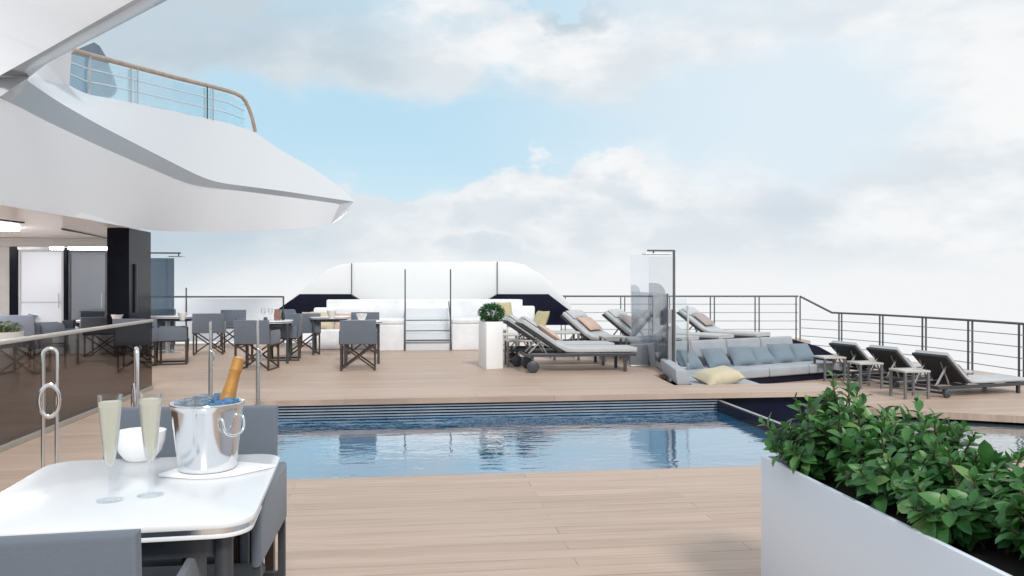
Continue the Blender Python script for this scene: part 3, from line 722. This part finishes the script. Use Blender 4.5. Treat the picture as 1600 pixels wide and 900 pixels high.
PX0, PX1, PYF, PYN, PZ = 1.555, 2.13, 3.49, .85, .65
pl = thing('long_planter', 'long white lacquered planter box in the right foreground', 'planter', (PX0, PYN, 0))
wd, ln, tk = PX1-PX0, PYF-PYN, .022
m_ = MB()
m_.box((0, 0, 0), (tk, ln, PZ), .006); m_.box((wd-tk, 0, 0), (wd, ln, PZ), .006); m_.box((tk, ln-tk, 0), (wd-tk, ln, PZ-.001), .005); m_.box((tk, 0, 0), (wd-tk, tk, PZ-.001), .005)
m_.build('box_shell', PLANTER, pl, 40)
MB().box((tk+.001, tk+.001, .02), (wd-tk-.001, ln-tk-.001, PZ-.05)).build('soil', SOIL, pl)
MB().box((tk+.001, tk+.004, PZ-.045), (tk+.012, ln-tk-.004, PZ-.012)).build('liner', BLACK, pl)
GS = 'glossy green shrubs in the long white planter'
zs = PZ-.05
cx = (PX0+PX1)/2
shrub('tallest leafy shrub, at the far end of the long planter by the pool', (cx-.02, 3.24, zs), 74, .33, .30, .37, 0.074, GS, [(-.03, .06, .42), (.0, -.02, .40), (-.28, .12, .16), (-.27, .22, .20)])
shrub('leafy shrub with one upright tip, second from the far end of the long planter', (cx+.02, 2.78, zs), 62, .31, .30, .33, 0.075, GS, [(.05, .12, .38)])
shrub('low spreading leafy shrub in the middle of the long planter', (cx+.0, 2.38, zs), 58, .31, .28, .29, 0.077, GS)
shrub('leafy shrub with broad bright leaves, just nearer than the middle of the long planter', (cx+.06, 2.02, zs), 60, .31, .28, .34, 0.081, GS, [(.06, .16, .40)])
shrub('big leaved shrub at the right edge of the photo in the long planter', (cx+.04, 1.66, zs), 58, .31, .28, .30, 0.083, GS)
shrub('large leaved shrub nearest the camera in the long planter', (cx+.0, 1.28, zs), 40, .30, .28, .27, 0.083, GS)

# column planter with boxwood ball
p = P(768, 577)
cp = thing('column_planter', 'tall white square column planter holding a small boxwood', 'planter', (p.x+.01, p.y+.24, 0), R(13))
MB().box((-.145, -.21, 0), (.145, .21, .78), .008).build('planter_body', mat('bright_planter_lacquer', (.85, .86, .88), .3, var=.01), cp, 40)
MB().box((-.125, -.19, .781), (.125, .19, .786)).build('soil', SOIL, cp)
bxw = thing('boxwood_ball', 'small round boxwood bush in the white column planter', 'bush', (p.x+.02, p.y+.20, .786))
lb = MB()
for k in range(1500):
    v = Vector((random.gauss(0, 1), random.gauss(0, 1), random.gauss(0, 1))).normalized(); q = rnd(.62, 1.06)
    ctr = Vector((v.x*.20*q, v.y*.20*q, .13+v.z*.145*q)); 
    if ctr.z < .0: continue
    leaf(lb.bm, ctr, v+Vector((rnd(-.7, .7), rnd(-.7, .7), rnd(-.3, .8))), Vector((rnd(-1, 1), rnd(-1, 1), 1)), rnd(.03, .05), rnd(.018, .028), .2)
lb.build('foliage', LEAFB, bxw, 80)
st = MB()
for k in range(7):
    a = k*.9; st.tube([(.02*math.cos(a), .02*math.sin(a), 0), (.12*math.cos(a), .12*math.sin(a), .15)], [.008, .003], 5)
st.build('stems', STEMM, bxw)

# round pot at the left edge
v = Q(2, 560, 10.4)
pot = thing('round_pot', 'round white plant pot at the left edge behind the smoked glass', 'plant pot', (v.x, v.y, 0))
MB().lathe([(.17, 0), (.19, .02), (.23, .45), (.25, .80), (.235, .80), (.22, .74)], 32).build('pot_body', mat('off_white_pot', (.62, .62, .60), .4, var=.02), pot, 50)
MB().lathe([(.21, .735), (.21, .745)], 24).build('soil', SOIL, pot)
hb_ = thing('potted_herb', 'yellow green leafy herb growing in the round white pot', 'plant', (v.x, v.y, .745))
lb = MB()
for k in range(420):
    a = rnd(0, 6.28); q = math.sqrt(rnd(0, 1))*.22; c_ = Vector((q*math.cos(a), q*math.sin(a), rnd(.02, .17)*(1.15-q/.25*.5)))
    leaf(lb.bm, c_, Vector((math.cos(a), math.sin(a), rnd(.1, 1.5))), Vector((rnd(-.3, .3), rnd(-.3, .3), 1)), rnd(.03, .06), rnd(.018, .03), .3)
lb.build('foliage', LEAFP, hb_, 80)
st = MB()
for k in range(9):
    a = k*.7; st.tube([(.03*math.cos(a), .03*math.sin(a), 0), (.13*math.cos(a), .13*math.sin(a), .12)], [.005, .003], 5)
st.build('stems', STEMM, hb_)

# ------------------------------------------------------------------ sun loungers and little tables
GL = 'grey sun loungers'
def make_lounger(bh, name='sun_lounger', dz=0., bl=.78):
    """head at x = 0, foot at x = 1.95; bh = height of the top of the raised back"""
    t = thing(name, '', 'sun lounger', group=GL)
    ang = math.asin((bh-.34-dz)/bl)
    hx = .72; bxp = hx-bl*math.cos(ang)
    for s in (-1, 1):
        MB().box((.12, s*.32-.018, .25+dz), (1.92, s*.32+.018, .30+dz), .006).build('side_rail', GREYMET, t)
        MB().bar((1.75, s*.30, .25+dz), (1.75, s*.30, 0), .045).build('leg', GREYMET, t)
        wr = .095 if dz == 0 else .06
        MB().lathe([(wr-.01, -.025), (wr, -.018), (wr, .018), (wr-.01, .025)], 28, T(.25, s*.355, wr) @ RX(90)).build('wheel', GREYMET, t, 40)
    f = MB()
    for x in (.14, .75, 1.3, 1.88): MB().box((x-.02, -.30, .252+dz), (x+.02, .30, .296+dz), .004).build('cross_bar', GREYMET, t)
    f.bar((.25, -.33, wr), (.25, .33, wr), .03)
    for s in (-1, 1): f.bar((.25, s*.30, wr), (.25, s*.30, .26+dz), .035)
    f.build('wheel_axle', GREYMET, t)
    for s in (-.2, .2):
        st = MB(); st.bar((.20, s, .29+dz), (.42, s, .34+dz+.30*math.tan(ang)*.9), .022); st.bar((.50, s+.04, .29+dz), (.34, s+.04, .34+dz+.36*math.tan(ang)*.88), .018)
        st.build('strut', STEEL, t)
    # profile of mattress: back slab + seat with a soft bend, extruded across
    ca, sa = math.cos(ang), math.sin(ang)
    up = Vector((-sa*-1, 0, ca)); nb = Vector((sa, 0, ca))
    P0 = Vector((bxp, 0, bh)); P1 = Vector((hx, 0, .345+dz))
    th = .075 if dz == 0 else .055
    low = [P0+(P1-P0)*f for f in (0, .3, .6, .88)]+[Vector((hx+.08, 0, .315+dz)), Vector((hx+.3, 0, .308+dz)), Vector((1.5, 0, .308+dz)), Vector((1.95, 0, .308+dz))]
    upp = [p_+nb*th for p_ in low[:4]]+[Vector((hx+.14, 0, .392+dz)), Vector((hx+.34, 0, .384+dz)), Vector((1.5, 0, .384+dz)), Vector((1.95, 0, .38+dz))]
    if dz: upp = [p_-Vector((0, 0, .02)) if i > 3 else p_ for i, p_ in enumerate(upp)]
    prof = [Vector((v_.x, -.315, v_.z)) for v_ in low]+[Vector((v_.x, -.315, v_.z)) for v_ in upp[::-1]]
    MB().prism(prof, (0, .63, 0), bev=.022, seg=3).build('mattress', LOUNGE, t, 50)
    bs = [p_-nb*.004 for p_ in (P0, P1)]
    MB().prism([Vector((v_.x, -.325, v_.z)) for v_ in (bs[0]+Vector((-.012, 0, .0)), bs[1], bs[1]-nb*.035, bs[0]-nb*.035+Vector((-.012, 0, 0)))], (0, .65, 0), bev=.006).build('back_panel', mat('black_mesh_back', (.028, .031, .035), .7, var=.15), t, 40)
    if dz == 0: MB().pillow(.26, .5, .10, T(P0.x+.06+.16*ca-.08+sa*.085, 0, P0.z-.16*sa*.9+ca*.085+.02) @ RY(math.degrees(ang))).build('headrest', LOUNGE, t, 60)
    return t, (P0, P1, nb, ang)
lh, ih = make_lounger(.78); ll, il = make_lounger(.63, dz=-.13, bl=.60)
def place_lounger(src, loc, rz, label, first_=False):
    if first_: src.location = loc; src.rotation_euler = (0, 0, R(rz)); src['label'] = label; return src
    return dup(src, loc, R(rz), label, GL)
def towel(loc, rz, info, m, label, f=.62, w=.40):
    P0, P1, nb, ang = info
    c = P0+(P1-P0)*f+nb*(.077+.055)
    o = MB().pillow(.42, w, .10, RY(math.degrees(ang))).build('cushion', m, None, 60)
    q = Matrix.Rotation(R(rz), 4, 'Z') @ Vector(c)
    o.location = Vector(loc)+q; o.rotation_euler = (0, 0, R(rz)); return tag(o, label, 'cushion', 'loose cushions on the loungers')
y1 = P(834, 583).y+.36
def hx_(px, y, bx=.07): return ptz(px, y)-bx
l1 = (ptz(833, y1-.36)-.25, y1, 0); place_lounger(lh, l1, 0, 'nearest grey sun lounger beside the column planter, its wheel in view', True)
towel(l1, 0, ih, BLUSH, 'blush cushion on the nearest sun lounger beside the column planter')
l2 = (l1[0]-.12, y1+1.0, 0); place_lounger(lh, l2, 0, 'grey sun lounger directly behind the nearest one, mostly hidden')
towel(l2, 0, ih, LOUNGE, 'pale grey cushion on the lounger directly behind the nearest one')
far = []
for px, D, lab in ((872, 16.55, 'grey sun lounger with a blush cushion standing in front of the stern railing'), (936, 17.15, 'grey sun lounger with a taupe cushion in front of the stern railing'), (992, 17.75, 'grey sun lounger seen through the shower glass'), (1050, 18.35, 'grey sun lounger behind the sunken sofa, just right of the shower pole')):
    q = Q(px+16, 500, D); loc = (q.x, q.y, 0); place_lounger(lh, loc, -50, lab); far.append(loc)
towel(far[0], -50, ih, BLUSH, 'blush cushion on the lounger in front of the railing')
towel(far[1], -50, ih, TAUPE, 'taupe cushion on the second lounger in front of the railing')
towel(far[3], -50, ih, TAUPE, 'taupe cushion on the lounger right of the shower pole')
right = []
for i, (px, yy, lab) in enumerate(((1309, 13.75, 'sun lounger on the lower deck next to the sunken sofa'), (1370, 12.70, 'middle sun lounger of the three on the lower deck'), (1445, 11.62, 'nearest sun lounger on the lower deck, cut off by the photo edge'))):
    loc = (ptz(px, yy)-.16, yy, -.3); place_lounger(ll, loc, 12, lab, i == 0); right.append(loc)
for i, mm in ((1, LOUNGE), (2, LOUNGED)):
    towel(right[i], 12, il, mm, ('', 'pale cushion on the middle lounger of the lower deck', 'dark flat cushion on the nearest lounger of the lower deck')[i], .95)

GST = 'small square side tables'
def make_side(w=.44, h=.45):
    t = thing('side_table', '', 'side table', group=GST)
    MB().box((-w/2, -w/2, h-.035), (w/2, w/2, h), .008).build('tabletop', CREAMTOP, t, 40)
    for sx in (-1, 1):
        for sy in (-1, 1): MB().bar((sx*(w/2-.025), sy*(w/2-.025), 0), (sx*(w/2-.025), sy*(w/2-.025), h-.036), .036).build('leg', mat('dull_grey_metal', (.20, .20, .205), .4, metal=.4, var=.1), t)
    for sy in (-1, 1): MB().bar((-w/2+.04, sy*(w/2-.025), .12), (w/2-.04, sy*(w/2-.025), .12), .02).build('stretcher', mat('dull_grey_metal', (.20, .20, .205), .4, metal=.4, var=.1), t)
    return t
s0 = make_side()
def side(loc, lab, first_=False, sc=1., rz=0):
    if first_: s0.location = loc; s0['label'] = lab; s0.rotation_euler = (0, 0, R(rz)); s0.scale = (sc,)*3; return s0
    return dup(s0, loc, R(rz), lab, GST, sc)
q = P(812, 573); side((q.x, q.y+.22, 0), 'side table nearest the wheel of the front sun lounger', True)
q = P(795, 560); side((q.x, q.y+.25, 0), 'side table between the two front sun loungers, half hidden by their backs')
q = P(775, 548); side((q.x, q.y+.2, 0), 'farthest of the side tables behind the column planter')
side((ptz(880, 15.1), 15.0, 0), 'side table by the first lounger at the railing', sc=1.15)
side((ptz(958, 14.6), 14.6, 0), 'side table standing behind the smoked shower glass', sc=1.0)
for px, py, lab in ((1306, 596, 'side table on the lower deck at the end of the sunken sofa'), (1363, 608, 'side table on the lower deck between two loungers'), (1435, 624, 'nearest side table on the lower deck, in front of the other two')):
    q = P(px, py, -.3); side((q.x, q.y+.22, -.3), lab, sc=.94)

# ------------------------------------------------------------------ sunken sofa
SF = thing('sunken_sofa', 'long silver grey corner sofa sunk into the deck by the loungers', 'sofa', (5.15, 12.84, -.30), R(22.5))
Lx = 2.95
MB().box((-.9, .06, 0), (Lx-.05, 1.1, .12), .005).build('plinth', NAVY, SF)
for k in range(3):
    MB().box((k*Lx/3+.006, 0, .122), ((k+1)*Lx/3-.006, 1.0, .275), .03, 3).build('seat_cushion', SOFA, SF, 50)
MB().box((-1.0, 0.25, .122), (-.006, 1.0, .275), .03, 3).build('seat_cushion', SOFA, SF, 50)
for k in range(4):
    a = -.75+k*.85
    MB().box((a+.006, -.09, 0), (a+.844, .09, .47), .04, 3, T(0, .98, .24) @ RX(-12)).build('back_cushion', SOFA, SF, 50)
MB().prism([(Lx-.28, 1.2, 0), (Lx+.75, .9, 0), (Lx+.75, .9, .32), (Lx+.45, 1.0, .48), (Lx-.28, 1.2, .68)], (.02, .12, 0), bev=.01).build('end_panel', NAVY, SF)
MB().box((-.85, 1.16, 0), (Lx-.15, 1.50, .655), .012).build('rear_ledge', mat('grey_ledge', (.22, .23, .245), .5, var=.05), SF, 40)
ch = MB(); ch.prism([(3.98, 11.03, -.3), (4.98, 11.03, -.3), (5.05, 12.75, -.3), (4.45, 13.0, -.3), (4.2, 12.6, -.3)], (0, 0, .12))
C2 = thing('chaise_section', 'grey chaise end of the sunken sofa with a cream cushion on it', 'sofa', (4.4, 11.6, -.3), absolute=True)
ch.build('plinth', NAVY, C2)
MB().prism([(3.95, 11.0, -.178), (5.0, 11.0, -.178), (5.08, 12.75, -.178), (4.4, 13.0, -.178), (4.18, 12.6, -.178)], (0, 0, .15), bev=.03, seg=3).build('seat_cushion', SOFA, C2, 50)
MB().prism([(3.70, 11.02, -.02), (3.87, 11.02, -.02), (4.16, 12.7, -.02), (4.01, 12.72, -.02)], (-.03, 0, .23), bev=.035, seg=3).build('back_cushion', SOFA, C2, 50)
def sofa_xy(lx, ly): a = R(22.5); return 5.15+lx*math.cos(a)-ly*math.sin(a), 12.84+lx*math.sin(a)+ly*math.cos(a)
GP = 'slate blue cushions along the sunken sofa'
labs = ['slate blue cushion at the left end of the sunken sofa', 'grey cushion tucked behind the leftmost blue one on the sunken sofa', 'second slate blue cushion from the left on the sunken sofa', 'third slate blue cushion from the left on the sunken sofa', 'fourth slate blue cushion from the left on the sunken sofa', 'fifth slate blue cushion from the left on the sunken sofa', 'slate blue cushion at the right end of the sunken sofa']
for (lx, ly, mm, sz, la) in ((-.30, .62, BLUEP, .46, 0), (-.62, .70, LOUNGE, .44, 1), (.36, .64, BLUEP, .44, 2), (.98, .64, BLUEP, .44, 3), (1.46, .66, BLUEP, .44, 4), (1.98, .66, BLUEP, .44, 5), (2.50, .66, BLUEP, .44, 6)):
    X, Y = sofa_xy(lx, ly)
    cushion('cushion', 0, Y, -.03, sz*1.16, sz*.95, .17, mm, labs[la], 22.5+rnd(-9, 9)+(20 if la == 1 else 0), 50+rnd(-6, 5), GP if mm is BLUEP else None, x=X)
o = MB().pillow(.62, .46, .22).build('cushion', CREAM, None, 60); o.location = (4.42, 11.35, .065); o.rotation_euler = (R(10), R(-8), R(14)); tag(o, 'large cream cushion lying on the near end of the sunken sofa', 'cushion')

# ------------------------------------------------------------------ outdoor showers and screens
def shower(loc, label, h=1.95, arm=.44):
    t = thing('outdoor_shower', label, 'outdoor shower', loc)
    MB().bar((0, 0, 0), (0, 0, h), .032).build('pole', RAILMET, t)
    MB().bar((.016, 0, h-.012), (-arm, 0, h-.012), .034, .026).build('arm', RAILMET, t)
    MB().box((-arm-.06, -.10, h-.075), (-.06, .10, h-.06), .004).build('shower_head', STEEL, t)
    MB().bar((-arm+.1, 0, h-.025), (-arm+.1, 0, h-.06), .02).build('head_stem', RAILMET, t)
    return t
q = P(1053, 580); sh = shower((q.x, q.y, 0), 'dark outdoor shower pole with flat head beside the sunken sofa')
MB().box((-.10, .03, 0), (.05, .16, .99), .012).build('control_column', mat('shower_column_grey', (.36, .37, .39), .4, metal=.0, var=.1), sh, 40)
MB().tube([(-.12, .02, .62), (-.12, .0, 1.2), (-.10, .0, 1.25)], .012).lathe([(.03, 0), (.03, .05)], 14, T(-.09, .0, .75) @ RX(90)).build('valve', CHROME, sh, 40)
def screen(px0, px1, py0, y, z0, z1, m, label, rc=0., name='glass_screen', rz=0.):
    xa, xb = ptz(px0, y), ptz(px1, y); w = xb-xa
    t = thing(name, label, 'glass screen', ((xa+xb)/2, y, z0), R(rz))
    pts = [(-w/2, 0, 0), (w/2, 0, 0)]
    if rc:
        for k in range(8): a = R(90*k/7); pts.append((w/2-rc+rc*math.cos(a), 0, z1-z0-rc+rc*math.sin(a)))
    else: pts.append((w/2, 0, z1-z0))
    pts.append((-w/2, 0, z1-z0))
    MB().prism(pts, (0, .012, 0)).build('pane', m, t)
    MB().box((-w/2, -.014, 0), (w/2, .026, .035), .003).build('base_channel', STEEL, t)
    return t
screen(985, 1013, 0, 13.4, 0, 1.90, FROST, 'narrow frosted white glass screen left of the shower pole')
screen(1013.5, 1056, 0, 13.9, 0, 1.88, glass('pale_haze_glass', (.93, .94, .95), .03, haze=.10), 'tall nearly clear glass screen directly behind the shower pole')
t = thing('glass_screen', 'low smoked glass screen standing along the edge of the sofa pit', 'glass screen', (4.35, 14.0, 0), absolute=True)
e0, e1 = P(988, 553), P(1043, 583); e0.z = e1.z = 0
MB().prism([e0+Vector((0, 0, .01)), e1+Vector((0, 0, .01)), e1+Vector((0, 0, 1.25)), e0+Vector((0, 0, 1.25))], (-.012, 0, 0)).build('pane', SMOKEL, t)
MB().bar(e0+Vector((0, 0, .06)), e1+Vector((0, 0, .06)), .03, .10).build('base_channel', mat('pale_grey_kerb', (.42, .41, .40), .5), t)
MB().bar(e1, e1+Vector((0, 0, 1.25)), .02).build('post', RAILMET, t)
screen(1014, 1040, 0, 15.4, 0, 1.42, glass('grey_arch_glass', (.70, .71, .72), .03), 'smoked glass screen with a rounded top corner behind the shower', .22)
screen(986, 1000, 0, 15.9, 0, 1.38, glass('pale_arch_glass', (.80, .81, .82), .03), 'narrow grey glass screen with a rounded corner, behind the frosted one', .13)
t = screen(1058, 1072, 0, 13.0, 0, 1.16, CLEAR, 'narrow clear glass panel with chrome clamps right of the shower column')
MB().bar((.10, -.02, .05), (.10, -.02, 1.05), .03).build('chrome_strip', CHROME, t)
# second shower by the black column
q = Q(236, 398, 17.2)
t = thing('outdoor_shower', 'outdoor shower whose flat arm sticks out right of the black column', 'outdoor shower', (ptz(228, 16.9), 16.9, 0))
h2 = EYE+(442-398)/FPX*17.5
MB().bar((0, 0, 0), (0, 0, h2), .035).build('pole', RAILMET, t)
MB().bar((.018, 0, h2-.012), (.66, 0, h2-.012), .035, .028).build('arm', RAILMET, t)
MB().box((.44, -.11, h2-.09), (.72, .11, h2-.075), .004).build('shower_head', STEEL, t); MB().bar((.62, 0, h2-.02), (.62, 0, h2-.075), .02).build('head_stem', RAILMET, t)
screen(230, 272, 0, 17.6, 0, EYE+(442-406)/FPX*18.1, GREYGL, 'blue grey glass shower screen right of the black column')

# ------------------------------------------------------------------ smoked glass barrier on the left
fb = thing('glass_barrier', 'smoked brown glass barrier with pale top rail in front of the dining terrace', 'glass barrier', (-3.43, 8, 0))
MB().box((-.01, -5.2, .045), (.01, 3.42, .90)).build('glass_pane', SMOKE, fb)
MB().box((-.032, -5.2, .90), (.032, 3.42, .935), .006).build('top_rail', mat('pale_champagne_metal', (.60, .57, .52), .35, metal=.35, var=.05), fb, 40)
MB().box((-.03, -5.2, 0), (.03, 3.42, .05), .004).build('base_channel', mat('champagne_base_metal', (.40, .37, .34), .4, metal=.3, var=.06), fb)

# ------------------------------------------------------------------ polished poles by the pool
GPo = 'polished steel barrier poles'
def loop_pole(px, D, label, rz):
    v = Q(px, 541, D); t = thing('looped_pole', label, 'pole', (v.x, v.y, 0), R(rz), GPo)
    pts = []; w = .040; H = 1.0
    pts.append((-w, 0, 0)); pts.append((-w, 0, .74))
    for k in range(9): a = R(180-180*k/8); pts.append((w*math.cos(a), 0, H-w-.012+w*math.sin(a)))
    pts += [(w, 0, .74), (w, 0, 0)]
    MB().tube(pts, .0125, 10).build('loop_bar', CHROME, t, 60)
    MB().tube([(.058*math.cos(R(a)), -.018, .642+.105*math.sin(R(a))) for a in range(0, 360, 12)], 0, 8, closed=True, flat=(.014, .007)).build('ring', CHROME, t, 60)
    MB().lathe([(.075, 0), (.075, .01), (.03, .016)], 24).build('base_flange', CHROME, t, 40)
    return t
loop_pole(78, 5.4, 'polished double pole with a full ring, left of the champagne flutes', 10)
loop_pole(213, 5.4, 'polished double pole standing behind the two champagne flutes', -64)
def hook_pole(loc, label):
    t = thing('hooked_pole', label, 'pole', loc, 0, GPo)
    MB().tube([(0, 0, 0), (0, 0, .60), (0, 0, .66), (0, 0, .98), (.006, 0, 1.0)], [.024, .021, .016, .014, .010], 12).build('shaft', STEEL, t, 60)
    MB().tube([(.0, -.01, .68), (.035, -.015, .66), (.042, -.015, .60), (.025, -.015, .575)], .009, 8).build('hook', CHROME, t, 60)
    MB().lathe([(.06, 0), (.06, .01), (.026, .016)], 20).build('base_flange', STEEL, t, 40)
v = Q(329, 502, 8.9); hook_pole((v.x, v.y, 0), 'steel pole with a hook rising behind the champagne bucket')
v = Q(403, 500, 9.2); hook_pole((v.x, v.y, 0), 'steel pole with a hook at the corner of the pool, right of the champagne bottle')

# ------------------------------------------------------------------ foreground table set for champagne
ZT = .85
tc2 = (-.755, 2.395)
ft = make_table('cocktail_table', 'white lacquered square table with champagne in the left foreground', (tc2[0], tc2[1], 0), R(3.5), .71, .80, ZT, .085, None)
place_chair(0, 0, 4, 'grey director chair in the bottom left corner, seen close from behind', 1.16, xy=(-.865, 1.93))
place_chair(0, 0, 178, 'grey director chair on the far side of the champagne table', 1.14, xy=(-.86, 3.02))
fc = thing('folding_chair', 'armless grey canvas chair tucked under the right side of the champagne table', 'chair', (-.41, 2.50, 0), R(90))
MB().prism([(-.235, -.012, .655), (.235, -.012, .655), (.235, -.012, .838), (-.235, -.012, .838)], (0, .028, 0), bev=.011, seg=3).build('backrest', FABRIC, fc, 40)
MB().box((-.21, .05, .49), (.21, .44, .525), .014, 3).build('seat', FABRICD, fc, 40)
for sx in (-1, 1):
    MB().bar((sx*.215, .002, 0), (sx*.215, .002, .83), .022).build('leg', GREYMET, fc); MB().bar((sx*.20, .42, 0), (sx*.20, .42, .49), .022).build('leg', GREYMET, fc)
    MB().bar((sx*.213, .014, .478), (sx*.205, .43, .478), .02).build('side_rail', GREYMET, fc)

GF = 'champagne flutes on the white table'
def flute(px, py, label, lean=0.):
    v = P(px, py, ZT); t = thing('champagne_flute', label, 'champagne flute', (v.x, v.y, ZT+.0005), 0, GF)
    s = 1.0
    MB().lathe([(.033, 0), (.034, .0015), (.012, .005), (.0042, .012), (.0035, .06), (.005, .075), (.0115, .092), (.0175, .13), (.023, .18), (.0275, .23), (.0305, .275), (.0292, .275), (.0262, .23), (.0218, .18), (.0163, .13), (.0105, .096), (.002, .088)], 40, cap1=True).build('glass', FLUTE, t, 70)
    MB().lathe([(.0018, .0885), (.0102, .0962), (.016, .13), (.0215, .18), (.0259, .23), (.0283, .258)], 40).build('wine', WINE, t, 70)
    return t
flute(172, 782, 'champagne flute standing on the left, nearer the camera')
flute(235, 774, 'champagne flute standing on the right, next to the bucket')
v = P(222, 716, ZT)
o = MB().lathe([(.042, 0), (.046, .004), (.066, .03), (.076, .062), (.079, .092), (.0755, .092), (.071, .06), (.058, .028), (.03, .012)], 40).build('bowl', PORCELAIN, None, 50); o.location = (v.x, v.y-.02, ZT+.0005); tag(o, 'white porcelain bowl behind the champagne flutes', 'bowl')
# folded linen under the bucket
bkp = P(323, 737, ZT)
o = MB().prism([(-.155, -.02, 0), (-.06, -.085, 0), (-.01, -.098, 0), (.05, -.088, 0), (.175, -.01, 0), (.165, .012, 0), (.08, .085, 0), (-.02, .10, 0), (-.10, .075, 0), (-.158, .0, 0)], (0, 0, .006), bev=.002).build('napkin', LINEN, None, 50); o.location = (bkp.x+.025, bkp.y, ZT+.0005); o.rotation_euler = (0, 0, R(14)); tag(o, 'white folded linen napkin under the champagne bucket', 'napkin')
zb = ZT+.0075
bk = thing('champagne_bucket', 'polished steel champagne bucket filled with ice', 'ice bucket', (bkp.x, bkp.y+.01, zb))
MB().lathe([(.076, 0), (.082, .003), (.085, .012), (.090, .06), (.0965, .12), (.1035, .18), (.1065, .196), (.1085, .2), (.1065, .2035), (.1035, .2), (.1, .18), (.093, .12), (.086, .06), (.078, .012)], 64).build('bucket_body', CHROME, bk, 60)
for s in (0,):
    a = R(-38); n_ = Vector((math.cos(a), math.sin(a), 0)); u_ = Vector((-math.sin(a), math.cos(a), 0)); c_ = n_*.098
    pts = [c_+u_*-.036+Vector((0, 0, .165)), c_+n_*.016+u_*-.038+Vector((0, 0, .164)), c_+n_*.022+u_*-.036+Vector((0, 0, .125)), c_+n_*.022+u_*-.015+Vector((0, 0, .112)), c_+n_*.022+u_*.015+Vector((0, 0, .112)), c_+n_*.022+u_*.036+Vector((0, 0, .125)), c_+n_*.016+u_*.038+Vector((0, 0, .164)), c_+u_*.036+Vector((0, 0, .165))]
    for _ in range(3):
        q2 = [pts[0]]
        for u1, u2 in zip(pts, pts[1:]): q2 += [u1*.75+u2*.25, u1*.25+u2*.75]
        pts = q2+[pts[-1]]
    MB().tube(pts, .0042, 10).build('handle', CHROME, bk, 60)
iw, ib = MB(), MB()
for k in range(150):
    a = rnd(0, 6.283); q_ = math.sqrt(rnd(0, 1))*.088; x, y = q_*math.cos(a), q_*math.sin(a)
    if (x-.030)**2+(y)**2 < .027**2: continue
    tgt = ib if x > .012+rnd(-.012, .012) else iw
    s_ = rnd(.008, .014); tgt.box((-s_, -s_, -s_*.8), (s_, s_, s_*.8), .003, 1, T(x, y, .190+rnd(-.012, .014)+.010*(1-(q_/.088)**2)) @ RZ(rnd(0, 360)) @ RX(rnd(0, 90)))
ic = iw.build('ice', ICE, None); ic.location = bk.location; ic['label'] = 'crushed clear ice heaped in the left half of the bucket'; ic['category'] = 'ice'; ic['kind'] = 'stuff'
ic = ib.build('blue_ice', BICE, None); ic.location = bk.location; ic['label'] = 'blue tinted ice heaped around the bottle in the bucket'; ic['category'] = 'ice'; ic['kind'] = 'stuff'
MB().lathe([(.095, .16), (.098, .172)], 40).build('ice_bed', mat('icy_silver', (.55, .62, .70), .3, metal=.3, var=.2, vscale=50, bump=.8, bscale=120), bk)
bo = thing('champagne_bottle', 'champagne bottle with gold foil neck leaning in the ice bucket', 'bottle', (bkp.x+.005, bkp.y+.015, zb+.02))
bo.rotation_euler = (R(-8), R(14), 0)
MB().lathe([(.036, 0), (.04, .006), (.04, .13), (.036, .155), (.026, .175)], 32).build('bottle_body', BOTTLEG, bo, 50)
MB().lathe([(.0262, .172), (.0245, .19), (.0205, .22), (.0180, .25), (.0172, .275), (.0185, .279), (.0192, .284), (.0188, .292), (.0178, .296), (.0182, .312), (.0176, .320), (.013, .3225)], 32).build('gold_foil', FOIL, bo, 50)
MB().lathe([(.0125, .3226), (.012, .3245), (.006, .3255)], 20).build('foil_cap', CORK, bo, 50)

for o in list(bpy.data.objects):
    for k in ('_abs', '_shift'):
        if k in o: del o[k]
